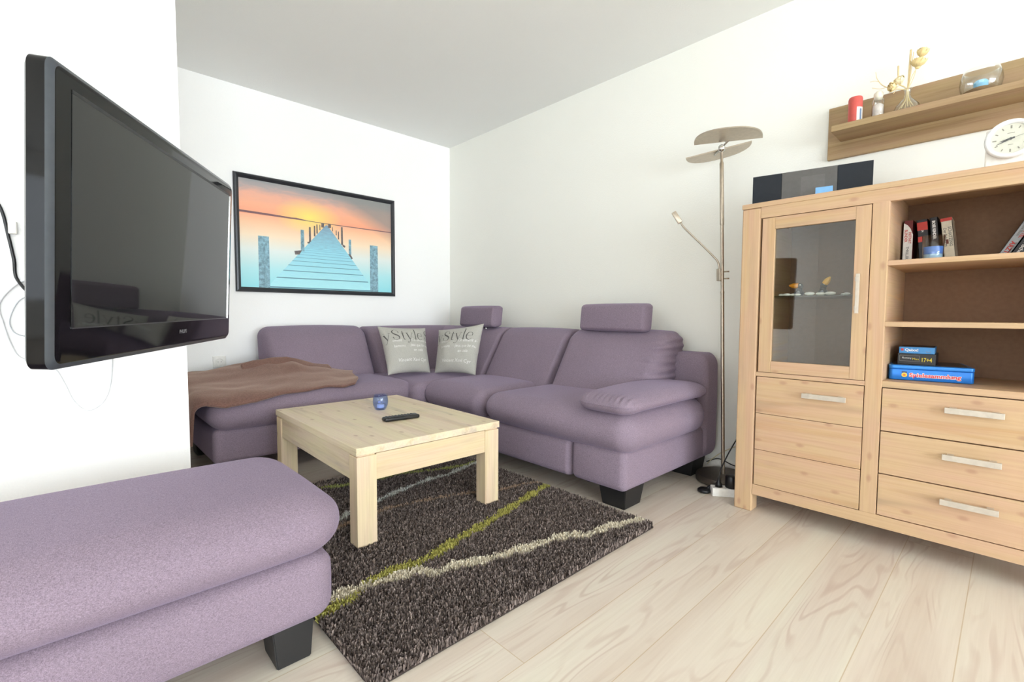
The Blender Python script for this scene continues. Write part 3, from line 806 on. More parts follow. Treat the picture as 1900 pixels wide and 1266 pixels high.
# ---------------------------------------------------------------- framed picture
def picture():
    y0, y1, z0, z1 = -1.8612, -.6064, 1.0597, 1.8975
    T = thing('framed_picture', (0, (y0 + y1) / 2, z0), 'black framed picture of a wooden pier at sunset on the wall above the sofa', 'picture')
    FR = plain('dark_grey_frame', (52, 54, 58), .3, .3)
    w = .034
    def prof(along, a0, a1, b, inward):
        # frame moulding: rounded cross-section, mitred
        P = [(0, 0), (0, .016), (.006, .024), (.016, .026), (.026, .020), (.034, .010), (.034, 0)]
        V = []; F = []
        for (p, m) in ((a0, 1), (a1, -1)):
            for (d, h) in P:
                if along == 'y': V.append((h, p + m * d, b + inward * d))
                else: V.append((h, b + inward * d, p + m * d))
        n = len(P)
        for i in range(n): F.append((i, (i + 1) % n, n + (i + 1) % n, n + i))
        F.append(tuple(range(n))); F.append(tuple(range(n, 2 * n)))
        return (V, F)
    put('frame', join(prof('y', y0, y1, z0, 1), prof('y', y0, y1, z1, -1), prof('z', z0, z1, y0, 1), prof('z', z0, z1, y1, -1)), FR, T, angle=35)
    # the print
    t = NT('print_sky_and_water')
    tc = t.new('ShaderNodeTexCoord'); sp = t.new('ShaderNodeSeparateXYZ'); t.link(tc.outputs['Object'], sp.inputs[0])
    # object coords are relative to the picture's base centre (0, -1.2338, 1.0597)
    Yc, Zc = sp.outputs[1], sp.outputs[2]
    hz = 1.618 - z0
    cl = t.noise(t.coords((1, 3.5, 12)), 1.6, 5, .6, .8)
    zs = t.math('ADD', Zc, t.math('MULTIPLY', t.math('SUBTRACT', cl, .5), .10))
    sky = t.ramp(t.math('DIVIDE', t.math('SUBTRACT', zs, hz), .26), [(.0, lin((250, 168, 134))), (.28, lin((251, 178, 142))), (.55, lin((236, 176, 152))), (.80, lin((174, 162, 160))), (1.0, lin((148, 152, 154)))])
    wat = t.ramp(t.math('DIVIDE', Zc, hz), [(.0, lin((140, 222, 234))), (.30, lin((178, 232, 238))), (.55, lin((226, 236, 232))), (.74, lin((249, 226, 196))), (.90, lin((251, 202, 162))), (1.0, lin((250, 182, 146)))])
    c = t.mix(t.math('LESS_THAN', Zc, hz), sky, wat)
    dy = t.math('SUBTRACT', Yc, -1.344 + 1.2338); dz = t.math('MULTIPLY', t.math('SUBTRACT', Zc, 1.650 - z0), 1.9)
    dd = t.math('SQRT', t.math('ADD', t.math('MULTIPLY', dy, dy), t.math('MULTIPLY', dz, dz)))
    c = t.mix(t.ramp(dd, [(.0, (1, 1, 1, 1)), (.10, (.6, .6, .6, 1)), (.26, (0, 0, 0, 1))]), c, lin((255, 232, 120)))
    gr = t.ramp(t.math('ADD', t.math('MULTIPLY', t.math('ADD', Yc, .1), 1.3), t.math('MULTIPLY', t.math('SUBTRACT', Zc, hz), 2.6)), [(.62, (0, 0, 0, 1)), (1.05, (1, 1, 1, 1))])
    c = t.mix(t.math('MULTIPLY', gr, .8), c, lin((140, 142, 140)))
    t.color(c); t.b.inputs['Roughness'].default_value = .45
    SKY = t.m
    def wood(name, a, b):
        t = NT(name); n = t.noise(t.coords((1, 18, 18)), 2.2, 4, .7); t.color(t.ramp(n, [(.35, lin(a)), (.62, lin(b))])); t.b.inputs['Roughness'].default_value = .6; return t.m
    PW = wood('print_weathered_post', (100, 130, 144), (150, 194, 210)); PD = wood('print_dark_post', (92, 84, 82), (120, 112, 112)); LAND = plain('print_shoreline', (130, 96, 100), .7)
    tp = NT('print_pier_boards')
    tc = tp.new('ShaderNodeTexCoord'); sp = tp.new('ShaderNodeSeparateXYZ'); tp.link(tc.outputs['Object'], sp.inputs[0])
    d = tp.math('ADD', tp.math('SUBTRACT', 1.612 - z0, sp.outputs[2]), .004)
    k = tp.math('DIVIDE', 3.1, d)      # perspective board spacing
    s = tp.math('FRACT', k)
    ln_ = tp.ramp(s, [(.0, (0, 0, 0, 1)), (.05, (0, 0, 0, 1)), (.09, (1, 1, 1, 1)), (.93, (1, 1, 1, 1)), (1.0, (0, 0, 0, 1))])
    fade = tp.ramp(tp.math('DIVIDE', d, .5), [(.2, (0, 0, 0, 1)), (.6, (1, 1, 1, 1))])
    nz = tp.noise(tp.coords((1, 6, 40)), 3, 4, .7)
    cb = tp.ramp(tp.math('ADD', tp.math('DIVIDE', d, .8), tp.math('MULTIPLY', nz, .35)), [(.15, lin((128, 150, 172))), (.45, lin((150, 214, 232))), (.9, lin((182, 240, 246)))])
    tp.color(tp.mix(tp.math('MULTIPLY', fade, tp.math('SUBTRACT', 1.0, ln_)), cb, lin((84, 130, 150))))
    tp.b.inputs['Roughness'].default_value = .5
    def P(pts, x, mi): return withmat(poly([(x, a, b) for a, b in pts]), mi)
    iy0, iy1, iz0, iz1 = y0 + w - .002, y1 - w + .002, z0 + w - .002, z1 - w + .002
    X = .009
    g = [P([(iy0, iz0), (iy1, iz0), (iy1, iz1), (iy0, iz1)], X, 0)]
    g.append(P([(iy0, 1.639), (-1.647, 1.637), (-1.475, 1.631), (-1.436, 1.633), (-1.355, 1.624), (-1.25, 1.622), (-1.25, 1.617), (-1.396, 1.62), (-1.553, 1.621), (iy0, 1.624)], X + .0003, 4))
    g.append(P([(-1.25, 1.621), (iy1, 1.622), (iy1, 1.614), (-1.25, 1.616)], X + .0003, 4))
    g.append(P([(-1.214, 1.607), (-1.200, 1.607), (-.795, iz0), (-1.660, iz0)], X + .0005, 1))
    posts = [(-1.710, -1.635, 1.468, iz0, 2), (-1.410, -1.383, 1.548, 1.384, 2), (-1.347, -1.331, 1.576, 1.463, 3), (-1.309, -1.297, 1.591, 1.509, 3), (-1.289, -1.278, 1.604, 1.533, 3), (-1.265, -1.257, 1.605, 1.562, 3), (-1.250, -1.227, 1.620, 1.586, 3),
             (-1.196, -1.172, 1.622, 1.590, 3), (-1.163, -1.156, 1.600, 1.566, 3), (-1.135, -1.126, 1.576, 1.538, 3), (-1.117, -1.107, 1.570, 1.507, 3), (-1.091, -1.075, 1.609, 1.466, 3), (-1.028, -1.005, 1.515, 1.390, 2), (-.841, -.768, 1.487, iz0, 2)]
    for a, b, zt, zb, mi in posts:
        g.append(P([(a, zb), (b, zb), (b - .001, zt), (a + .001, zt)], X + .0008, mi))
    for pts in ([(-1.458, 1.381), (-1.40, 1.392), (-1.421, 1.357), (-1.453, 1.354)], [(-1.361, 1.458), (-1.337, 1.466), (-1.343, 1.45), (-1.358, 1.448)], [(-1.087, 1.477), (-1.055, 1.458), (-1.06, 1.444), (-1.076, 1.451)], [(-1.033, 1.394), (-1.013, 1.396), (-.994, 1.364), (-1.002, 1.354)]):
        g.append(P(pts, X + .001, 3))
    put('print', join(*g), [SKY, tp.m, PW, PD, LAND], T)
picture()

# ---------------------------------------------------------------- television on its swivel arm
def television():
    a, ti, ro = .5191, .0516, .0163
    L = Vector((-math.cos(a), math.sin(a), 0)); N = Vector((math.sin(a), math.cos(a), 0)); U = Vector((0, 0, 1))
    U2 = U * math.cos(ti) + N * math.sin(ti); N2 = N * math.cos(ti) - U * math.sin(ti)
    L2 = L * math.cos(ro) + U2 * math.sin(ro); U3 = U2 * math.cos(ro) - L * math.sin(ro)
    O = Vector((2.4868, -2.7687, .7842)); W, Hh = 1.03, .6144
    M = frame(O, L2, U3, N2)           # local x along, y up, z out of the screen
    T = thing('television', O + L2 * W / 2 - N2 * .1, 'large black flat television swung out from the white wall on a bracket', 'television')
    # casing with bevelled front edge: outline at depth steps
    def outline(ins, z, r=.022, n=5):
        P = []
        x0, x1, y0, y1 = ins, W - ins, ins, Hh - ins; r = max(.004, r - ins * .3)
        for (cx, cy, a0) in ((x1 - r, y0 + r, -90), (x1 - r, y1 - r, 0), (x0 + r, y1 - r, 90), (x0 + r, y0 + r, 180)):
            for k in range(n + 1):
                t = math.radians(a0 + 90 * k / n); P.append((cx + r * math.cos(t), cy + r * math.sin(t), z))
        return P
    rings = [outline(.006, -.046), outline(.0, -.040), outline(.0, -.010), outline(.012, -.0005), outline(.014, 0)]
    V = sum(rings, []); n = len(rings[0]); F = []
    for i in range(len(rings) - 1):
        for k in range(n): F.append((i * n + k, i * n + (k + 1) % n, (i + 1) * n + (k + 1) % n, (i + 1) * n + k))
    F.append(tuple(range(n))); F.append(tuple(4 * n + k for k in range(n)))
    MI = [1 if n * 2 <= i < n * 3 else 0 for i in range(len(F))]
    EDGE = plain('grey_bevel', (70, 75, 82), .3, .2)
    put('casing', xf((V, F, MI), M), [GLOSSB, EDGE], T, angle=25)
    # groove strip and screen
    sx0, sx1, sy0, sy1 = .060, W - .045, .085, Hh - .050
    SCR = plain('dark_screen', (30, 31, 31), .03, spec=.5)
    put('screen', xf(box(sx0, sx1, sy0, sy1, .0002, .0012), M), SCR, T)
    put('screen_edge', xf(join(box(sx0, sx1, sy1, sy1 + .0075, .0003, .0018), ), M), BLACKP, T)
    put('trim_strip', xf(join(box(sx0, sx1, sy0 - .003, sy0, .0003, .002)), M), plain('dark_chrome', (120, 120, 124), .2, 1), T)
    put('trim_strip', xf(box(sx1, sx1 + .007, sy0 - .003, sy1, .0003, .004, .001), M), CHROME, T)
    put('maker_lettering', xf(text_geo('PHILIPS', .016, (W / 2 + .052, .045, .0012), (1, 0, 0), (0, 1, 0), bold=.0004), frame(O, L2, U3, N2)), plain('grey_lettering', (120, 120, 124), .5), T)
    put('back_cover', xf(rbox(.10, W - .10, .07, Hh - .07, -.078, -.044, (.03, .03, .02), seg=3, inner=2), M), BLACKP, T, smooth=True)
    # bracket
    c = M @ Vector((W / 2, Hh / 2, -.08))
    put('mount_plate', xf(box(W / 2 - .11, W / 2 + .11, Hh / 2 - .11, Hh / 2 + .11, -.092, -.078, .002), M), BLACKP, T)
    wp = Vector((TWX + .012, -2.72, c.z))
    put('wall_plate', box(TWX, TWX + .014, -2.78, -2.66, c.z - .12, c.z + .12, .002), BLACKP, T)
    mid = (wp + c) / 2 + Vector((.0, -.10, 0))
    put('swivel_arm', join(tube([wp, mid], .016, 10, 1), tube([mid, c - N2 * .01], .016, 10, 1), tube([mid - Vector((0, 0, .05)), mid + Vector((0, 0, .05))], .02, 12, 1)), BLACKP, T, smooth=True)
television()

def wall_cables():
    x = TWX + .006
    T = put('power_cable', tube([(x, -2.70, .98), (x + .05, -2.80, .95), (x, -2.851, 1.005), (x, -2.857, 1.07), (x, -2.866, 1.14), (x, -2.881, 1.231), (x, -2.92, 1.29), (x, -3.0, 1.33)], .0045, 8, 8), BLACKP, smooth=True)
    tagv(T, 'black cable running up the white wall behind the television', 'cable')
    WC = plain('white_cable_plastic', (228, 230, 232), .45); GC = plain('grey_cable_plastic', (176, 180, 186), .5)
    T = put('antenna_cable', tube([(x, -2.79, 1.0), (x + .004, -2.82, 1.010), (x, -2.850, .997), (x, -2.882, .958), (x, -2.897, .92), (x, -2.889, .865), (x, -2.875, .80), (x, -2.855, .755), (x, -2.80, .735), (x, -2.775, .71), (x, -2.755, .66), (x, -2.735, .60), (x, -2.705, .565), (x, -2.665, .582), (x, -2.64, .64), (x, -2.63, .75), (x + .01, -2.63, .9)], .0042, 8, 8), WC, smooth=True)
    tagv(T, 'white cable looping down the wall below and beside the television', 'cable')
    T = put('thin_cable', tube([(x, -2.80, .96), (x, -2.845, .945), (x, -2.868, .90), (x, -2.873, .86), (x, -2.855, .83), (x, -2.80, .82)], .0018, 6, 8), GC, smooth=True)
    tagv(T, 'thin grey cable curling behind the television', 'cable')
    T = put('cable_connector', box(x - .006, x + .012, -2.866, -2.846, 1.150, 1.190, .003), WHITEP)
    tagv(T, 'small white cable connector on the wall beside the television', 'connector')
wall_cables()

# ---------------------------------------------------------------- floor lamp
def floor_lamp():
    c = Vector((2.748, -.172, 0))
    rr_ = Vector((.7277, .6859, 0)) * -.058 / 1.8      # the slender pole leans a little towards the sofa
    def put(name, geo, mats, parent=None, **k):
        V = [tuple(Vector(p) + rr_ * max(0, p[2] - .03)) for p in geo[0]]
        return globals()['put'](name, (V,) + tuple(geo[1:]), mats, parent, **k)
    T = thing('floor_lamp', c, 'tall brushed metal floor lamp with split disc shade between sofa and cabinet', 'lamp')
    DK = plain('dark_bronze_base', (92, 84, 76), .4, .6)
    put('base', lathe([(.001, .0), (.125, 0), (.138, .006), (.140, .030), (.134, .040), (.05, .044), (.001, .044)], c, 56), DK, T, angle=35)
    put('pole', join(lathe([(.0095, .044), (.0095, 1.02)], c, 20), lathe([(.0085, 1.02), (.0085, 1.40)], c, 20), lathe([(.0105, 1.02), (.0105, 1.03)], c, 20), lathe([(.0105, 1.38), (.0105, 1.70), (.0065, 1.71), (.0065, 1.765)], c, 20)), BRUSHED, T, angle=40)
    # view-facing split disc: halves tilted against each other
    cam2 = Vector((3.796, -2.742, 0)); f = (cam2 - c); f.z = 0; f.normalize(); r = Vector((-f.y, f.x, 0))
    if r.dot(Vector((.686, .728, 0))) < 0: r = -r
    def half(center, right, out, rad, dep, th=.006):
        up = right.cross(out).normalized(); V = []; n = 28
        if up.z < 0: up = -up
        for z in (0, th):
            for k in range(n + 1):
                t = math.pi * k / n
                e = abs(math.cos(t)) ** .85 * (1 if math.cos(t) > 0 else -1)
                V.append(tuple(center + right * (rad * e) + out * (dep * math.sin(t) ** .8) + up * z))
        F = [tuple(range(n + 1)), tuple(range(n + 1, 2 * n + 2))]
        for k in range(n): F.append((k, k + 1, n + 2 + k, n + 1 + k))
        F.append((n, 0, n + 1, 2 * n + 1)); return (V, F)
    top = c + Vector((0, 0, 1.775))
    rt = (r + Vector((0, 0, -.03))).normalized(); rt2 = (r * 1 + Vector((0, 0, .14))).normalized()
    s1 = put('lamp_shade', half(top + f * .045 + r * .028 + Vector((0, 0, .018)), rt, (f + Vector((0, 0, .10))).normalized(), .160, .15), BRUSHED, T, angle=40)
    s2 = put('lamp_shade', half(top - f * .02 - r * .018 + Vector((0, 0, .0)), rt2, (-f + Vector((0, 0, -.04))).normalized(), .162, .14), BRUSHED, T, angle=40)
    put('hub', xf(lathe([(.001, -.022), (.016, -.022), (.018, 0), (.016, .022), (.001, .022)], (0, 0, 0), 20), frame(top, r, Vector((0, 0, 1)), f)), CHROME, T, smooth=True)
    put('cross_arm', tube([top - f * .05 - r * .035 + Vector((0, 0, -.012)), top + f * .07 + r * .045 + Vector((0, 0, .028))], .0055, 10, 1), CHROME, T, smooth=True)
    # reading arm
    A = c + Vector((-.006, -.012, 0)) - r * .004
    cl = put('clamp', box(A.x - .012, A.x + .010, A.y - .010, A.y + .010, 1.085, 1.150, .003), BRUSHED, T)
    for z in (1.098, 1.135):
        put('clamp_screw', tube([c + r * .008 + Vector((0, 0, z)), c + r * .034 + Vector((0, 0, z))], .004, 8, 1), BRUSHED, cl, smooth=True)
    pts = [A + Vector((0, 0, 1.145)), A - r * .006 + Vector((0, 0, 1.185)), A - r * .030 + Vector((0, 0, 1.218)), A - r * .080 + Vector((0, 0, 1.275)), A - r * .135 + Vector((0, 0, 1.335)), A - r * .178 + Vector((0, 0, 1.383)), A - r * .190 + Vector((0, 0, 1.405))]
    ar = put('reading_arm', tube(pts, .0048, 10, 6), BRUSHED, T, smooth=True)
    hd = A - r * .198 + Vector((0, 0, 1.414)); ax = (-r * .50 + Vector((0, 0, .87))).normalized()
    side = ax.cross(f).normalized()
    put('reading_head', xf(box(-.013, .013, -.010, .060, -.008, .008, .004), frame(hd, side, ax, f)), BRUSHED, ar, angle=40)
floor_lamp()

# power strip, plugs and cords on the floor
def floor_electrics():
    T = thing('power_strip', (2.86, -.385, 0), 'white power strip on the floor beside the cabinet foot', 'power strip')
    a = math.radians(36); M = Matrix.Translation((2.786, -.404, 0)) @ Matrix.Rotation(a, 4, 'Z')
    put('body', xf(box(0, .128, -.028, .028, 0, .042, .004), M), WHITEP, T)
    for i in range(2):
        put('socket_cup', xf(lathe([(.020, .0425), (.020, .0435), (.017, .0435), (.016, .036), (.001, .036)], (.035 + i * .06, 0, 0), 20), M), plain('shadow_grey', (150, 148, 144), .6), T, smooth=True)
    T = thing('round_plug', (2.752, -.392, 0), 'flat round black plug lying on the floor left of the power strip', 'plug')
    put('disc', lathe([(.001, 0), (.026, 0), (.033, .005), (.033, .014), (.026, .020), (.001, .021)], (2.748, -.398, 0), 28), BLACKP, T, smooth=True)
    put('stem', tube([(2.757, -.385, .018), (2.775, -.36, .032), (2.80, -.335, .04)], .008, 8, 3), BLACKP, T, smooth=True)
    T = thing('plug', (2.8143, -.3834, .042), 'black plug standing in the left socket of the power strip', 'plug')
    put('housing', lathe([(.001, .0435), (.017, .0435), (.016, .058), (.008, .072), (.006, .09), (.001, .09)], (2.8143, -.3834, 0), 18), BLACKP, T, smooth=True)
    T = thing('power_adapter', (2.8629, -.3482, .042), 'black cylindrical adapter plugged into the power strip next to the cabinet', 'adapter')
    put('housing', lathe([(.001, .0425), (.028, .0425), (.030, .046), (.030, .098), (.026, .104), (.001, .104)], (2.8629, -.3482, 0), 28), BLACKP, T, smooth=True)
    t = put('lamp_cord', tube([(2.8143, -.3834, .088), (2.818, -.37, .13), (2.832, -.325, .20), (2.865, -.27, .30), (2.905, -.20, .42), (2.93, -.12, .52)], .0032, 8, 8), BLACKP, smooth=True)
    tagv(t, 'black cord rising from the power strip to behind the cabinet', 'cord')
    t = put('extension_cord', tube([(2.60, -.05, .05), (2.66, -.025, .075), (2.74, -.022, .055), (2.82, -.022, .05), (2.90, -.03, .04), (2.94, -.05, .02)], .0030, 8, 8), BLACKP, smooth=True)
    tagv(t, 'black cord lying along the baseboard behind the floor lamp', 'cord')
    t = put('aerial_cord', tube([(2.60, -.04, .035), (2.63, -.05, .07), (2.67, -.03, .11), (2.72, -.022, .145), (2.765, -.02, .165), (2.85, -.02, .15), (2.95, -.02, .1)], .0024, 8, 8), plain('cream_cable', (214, 202, 160), .5), smooth=True)
    tagv(t, 'thin cream cord curving up behind the floor lamp pole', 'cord')
floor_electrics()

# ---------------------------------------------------------------- highboard cabinet
CX0, CX1, CF, CB = 2.925, 4.055, -.4767, -.015
def handle(parent, x0, x1, z0, z1, vertical=False):
    yf = CF - .030
    g = [box(x0, x1, yf, yf + .010, z0, z1, .001)]
    if vertical:
        g += [box(x0 - .004, x1 - .004, yf + .008, CF + .004, z0 + .012, z0 + .028), box(x0 - .004, x1 - .004, yf + .008, CF + .004, z1 - .028, z1 - .012)]
    else:
        g += [box(x0 + .012, x0 + .030, yf + .008, CF + .004, z0, z1), box(x1 - .030, x1 - .012, yf + .008, CF + .004, z0, z1)]
        for xx in (x0 + .016, x0 + .026, x1 - .017, x1 - .027): g.append(box(xx, xx + .0015, yf - .0006, yf + .002, z0, z1))
    return put('handle', join(*g), HANDLE, parent)
def cabinet():
    T = thing('highboard_cabinet', ((CX0 + CX1) / 2, -.25, 0), 'light wooden highboard with glass door, open shelves and drawers on the right', 'cabinet')
    put('top_board', box(CX0 - .002, CX1 + .002, CF - .002, CB, 1.383, 1.405, .003), CAB_X, T)
    for x0, x1 in ((CX0, CX0 + .079), (CX1 - .079, CX1)):
        for y0, y1 in ((CF, CF + .07), (CB - .05, CB)):
            put('post', box(x0, x1, y0, y1, 0, 1.382, .006), CAB_Z, T)
    put('post', box(3.4065, 3.4595, CF, CF + .03, .130, 1.335, .002), CAB_Z, T)
    put('rail', box(CX0 + .079, CX1 - .079, CF + .001, CF + .025, 1.334, 1.383, .001), CAB_X, T)
    put('rail', box(CX0 + .079, CX1 - .079, CF + .001, CF + .025, .082, .130, .001), CAB_X, T)
    put('rail', box(CX0 + .079, 3.4065, CF + .001, CF + .025, .630, .648, .001), CAB_X, T)
    # carcass
    put('side_board', box(CX0 + .012, CX0 + .030, CF + .06, CB - .03, .1, 1.383), CAB_Y, T)
    put('side_board', box(CX1 - .030, CX1 - .012, CF + .06, CB - .03, .1, 1.383), CAB_Y, T)
    put('partition', box(3.4065, 3.4595, CF + .03, -.05, .1, 1.383), CAB_Y, T)
    put('bottom_board', box(CX0 + .03, CX1 - .03, CF + .03, -.03, .095, .113), CAB_Y, T)
    put('shelf_board', box(CX0 + .03, 3.4065, CF + .025, -.05, .630, .648), CAB_Y, T)
    put('back_panel', box(CX0 + .03, CX1 - .03, -.050, -.044, .1, 1.383), HARDB, T)
    put('inner_side', box(CX0 + .03, CX0 + .081, CF + .03, -.05, .648, 1.334), CAB_Y, T)
    put('inner_side', box(CX1 - .081, CX1 - .03, CF + .06, -.05, .648, 1.334), CAB_Y, T)
    for z0, z1 in ((1.093, 1.112), (.862, .881), (.630, .654)):
        put('shelf_board', box(3.4595, CX1 - .079, CF + .002, -.05, z0, z1, .0015), CAB_X, T)
    put('glass_shelf', box(3.01, 3.4065, CF + .055, -.055, .984, .990), m_glass('green_edge_glass', (.86, .93, .88, 1)), T)
    # glass door
    y0, y1 = CF - .0005, CF + .019
    D = put('door', join(box(3.013, 3.064, y0, y1, .650, 1.331, .001), box(3.355, 3.404, y0, y1, .650, 1.331, .001)), CAB_Z, T)
    [put('door_rail', box(3.0645, 3.3545, y0, y1, a, a + .05, .001), CAB_X, D) for a in (1.281, .650)]
    put('glass_pane', box(3.060, 3.359, CF + .010, CF + .013, .695, 1.286), DOORGL, D)
    handle(D, 3.368, 3.380, .912, 1.066, True)
    # plank door
    D = put('door', join(box(3.0095, 3.4040, y0, y1, .4625, .6275, .0012), box(3.0095, 3.4040, y0, y1, .2960, .4605, .0012), box(3.0095, 3.4040, y0, y1, .1325, .2940, .0012)), CAB_X, T)
    handle(D, 3.197, 3.352, .557, .577)
    for z0, z1, zh in ((.4635, .6265, .5715), (.2975, .4595, .4045), (.1335, .2935, .243)):
        D = put('drawer', box(3.4625, 3.973, y0, y1, z0, z1, .0015), CAB_X, T)
        handle(D, 3.642, 3.790, zh - .010, zh + .010)
    put('inner_divider', box(3.4595, CX1 - .079, CF + .03, CF + .04, .113, .630), HARDB, T)
    put('inner_divider', box(CX0 + .03, 3.4065, CF + .03, CF + .04, .113, .630), HARDB, T)
cabinet()

# ---------------------------------------------------------------- things in and on the cabinet
def pebbles_and_birds():
    PM = plain('white_pebble', (226, 222, 214), .6)
    rows = [(3.075, -.395, .013), (3.098, -.40, .016), (3.120, -.395, .013), (3.140, -.40, .013), (3.185, -.40, .020), (3.225, -.395, .018), (3.262, -.40, .020), (3.318, -.39, .012), (3.354, -.39, .013), (3.385, -.38, .014), (3.30, -.35, .012)]
    base = None
    for i, (x, y, r) in enumerate(rows):
        g = ellipsoid((x, y, .990 + r * .38), (r, r * .8, r * .38), 14, 8)
        g = (wobble(np.array(g[0]), .0015, 60, i).tolist(), g[1])
        o = put('white_pebble', g, PM, smooth=True)
        nm = ('leftmost', 'second', 'third', 'fourth', 'fifth', 'sixth', 'seventh', 'eighth', 'ninth', 'rightmost', 'small rear')[i]
        tagv(o, nm + (' white pebble from the left on the glass shelf behind the cabinet door' if nm[-1] != 't' and nm[-1] != 'r' else ' white pebble on the glass shelf behind the cabinet door'), 'pebble', 'white pebbles on the glass shelf')
    OR = plain('orange_beak', (226, 150, 30), .4); BK = plain('black_feathers', (24, 22, 22), .45); EY = plain('white_eye', (230, 228, 220), .4)
    def bird(x, y, beak_dir, tilt, label, beakc):
        z = .990
        T = thing('bird_figurine', (x, y, z), label, 'figurine')
        bm = plain('beak_' + label.split()[0], beakc, .4)
        put('body', join(ellipsoid((x, y, z + .014), (.020, .016, .014)), ellipsoid((x, y, z + .028), (.013, .012, .014))), BK, T, smooth=True)
        hx = x + .002
        put('head', ellipsoid((hx, y, z + .044), (.013, .012, .013)), BK, T, smooth=True)
        d = Vector(beak_dir).normalized(); s = Vector((hx, y, z + .046)) + d * .006
        put('beak', tube([s, s + d * .012, s + d * .024, s + d * .036], [.0115, .0125, .0095, .003], 14, 4), bm, T, smooth=True)
        put('eye', ellipsoid((hx + .004, y - .011, z + .050), (.003, .002, .003), 8, 6), EY, T, smooth=True)
        for dx in (-.012, .012):
            put('foot', ellipsoid((x + dx, y - .014, z + .003), (.009, .008, .003), 10, 6), BK, T, smooth=True)
        put('belly', ellipsoid((x, y - .013, z + .014), (.008, .005, .010), 10, 6), plain('grey_belly', (120, 122, 128), .5), T, smooth=True)
    bird(3.130, -.345, (-.95, -.15, .05), 0, 'black bird figurine with level orange beak, left on the glass shelf', (226, 146, 30))
    bird(3.222, -.345, (.55, -.15, .75), 0, 'black bird figurine with raised yellow beak, right on the glass shelf', (228, 170, 40))
pebbles_and_birds()

def book(M, w, h, d, cover, label, spine=None, group='books on the upper open shelf'):
    """book standing in local frame: x across the spine, y into the shelf, z up"""
    o = M @ Vector((w / 2, 0, 0))
    T = thing('book', o, label, 'book', group)
    PG = plain('book_pages', (224, 214, 192), .8)
    put('cover', xf(join(box(0, w, 0, .002, 0, h), box(0, .0018, 0, d, 0, h), box(w - .0018, w, 0, d, 0, h)), M), cover, T)
    put('pages', xf(box(.0018, w - .0018, .002, d - .003, .003, h - .003), M), PG, T)
    if spine: spine(T, M, w, h)
    return T
def tilt_m(x, y, z, deg, yaw=0):
    return Matrix.Translation((x, y, z)) @ Matrix.Rotation(math.radians(yaw), 4, 'Z') @ Matrix.Rotation(math.radians(deg), 4, 'Y')
def spine_text(T, M, s, size, x, z, mat, squash=1.0, bold=.0003, name='spine_lettering'):
    g = text_geo(s, size, (x, -.0006, z), (0, 0, -1), (1, 0, 0), bold=bold, squash=squash)
    put(name, xf(g, M), mat, T)
RED = plain('red_print', (190, 52, 40), .5); CREAM = plain('cream_paper', (214, 204, 182), .6); BLACKC = plain('black_cover', (30, 26, 28), .45)
WHITEC = plain('white_cover', (226, 222, 214), .5); DRED = plain('dark_red_cover', (110, 30, 26), .5); WINK = plain('white_ink', (232, 230, 226), .6); GINK = plain('grey_ink', (120, 116, 110), .6); SILV = plain('silver_cover', (150, 150, 150), .4, .2); CHAR = plain('charcoal_cover', (46, 46, 48), .5)
def books():
    z = 1.112; y = -.21
    def s1(T, M, w, h):
        put('spine_panel', xf(([(0, -.0005, 0), (w, -.0005, 0), (w, -.0005, h * .68), (w * .72, -.0005, h * .82), (w * .4, -.0005, h * .90), (0.0, -.0005, h * .95)], [(0, 1, 2, 3, 4, 5)]), M), WHITEC, T)
        spine_text(T, M, 'BLINDER', .0135, w * .12, h * .80, RED, .95)
        spine_text(T, M, 'INSTINKT', .0125, w * .55, h * .74, RED, .85)
        spine_text(T, M, 'THRILLER', .012, w * .35, h * .42, GINK)
        put('spine_mark', xf(box(w * .45, w, -.001, 0, .004, .016), M), RED, T)
    book(tilt_m(3.468, y, z, 0), .030, .182, .13, DRED, 'white and dark red paperback at the left end of the upper shelf', s1)
    def s2(T, M, w, h):
        put('spine_panel', xf(box(.001, w - .001, -.001, 0, h * .76, h * .94), M), RED, T)
        put('spine_panel', xf(box(.001, w * .5, -.001, 0, h * .50, h * .62), M), RED, T)
        spine_text(T, M, 'ROMAN', .009, w * .4, h * .90, WINK)
    book(tilt_m(3.5225, y, z, -5), .034, .180, .13, BLACKC, 'black paperback with red blocks on its spine, second from the left', s2)
    def s3(T, M, w, h):
        spine_text(T, M, 'BOSE KINDER', .0125, w * .3, h * .93, WINK, .95, .0006)
    book(tilt_m(3.5630, y, z, -5), .024, .184, .13, BLACKC, 'black paperback with white lettering between the red and cream books', s3)
    def s4(T, M, w, h):
        put('spine_band', xf(box(.0, w, -.001, 0, h * .93, h), M), RED, T)
        spine_text(T, M, 'Der Schwarm', .013, w * .18, h * .78, GINK)
        spine_text(T, M, 'SCHATZING', .014, w * .58, h * .80, GINK)
        put('spine_mark', xf(box(w * .30, w * .52, -.001, 0, h * .42, h * .52), M), plain('brown_print', (110, 60, 50), .6), T)
    book(tilt_m(3.5990, y, z, -6.5), .034, .176, .13, CREAM, 'cream paperback with a red top band on the upper shelf', s4)
    def s5(T, M, w, h):
        spine_text(T, M, 'ARZTE', .018, w * .32, h * .42, RED, 1, .0007)
        spine_text(T, M, 'im Einsatz', .010, w * .72, h * .42, GINK)
        spine_text(T, M, 'Das grosse Buch', .011, w * .3, h * .92, GINK)
        spine_text(T, M, 'HAUSMITTEL', .013, w * .62, h * .90, RED)
    book(tilt_m(3.735, y, z, 27), .028, .190, .14, SILV, 'silver grey book leaning to the right on the upper shelf', s5)
    def s6(T, M, w, h):
        spine_text(T, M, 'Fischer', .016, w * .3, h * .40, WINK)
        spine_text(T, M, 'Reise', .016, w * .7, h * .55, GINK)
    book(tilt_m(3.7675, y, z, 27), .036, .180, .14, CHAR, 'charcoal book leaning under the silver grey book', s6)
books()

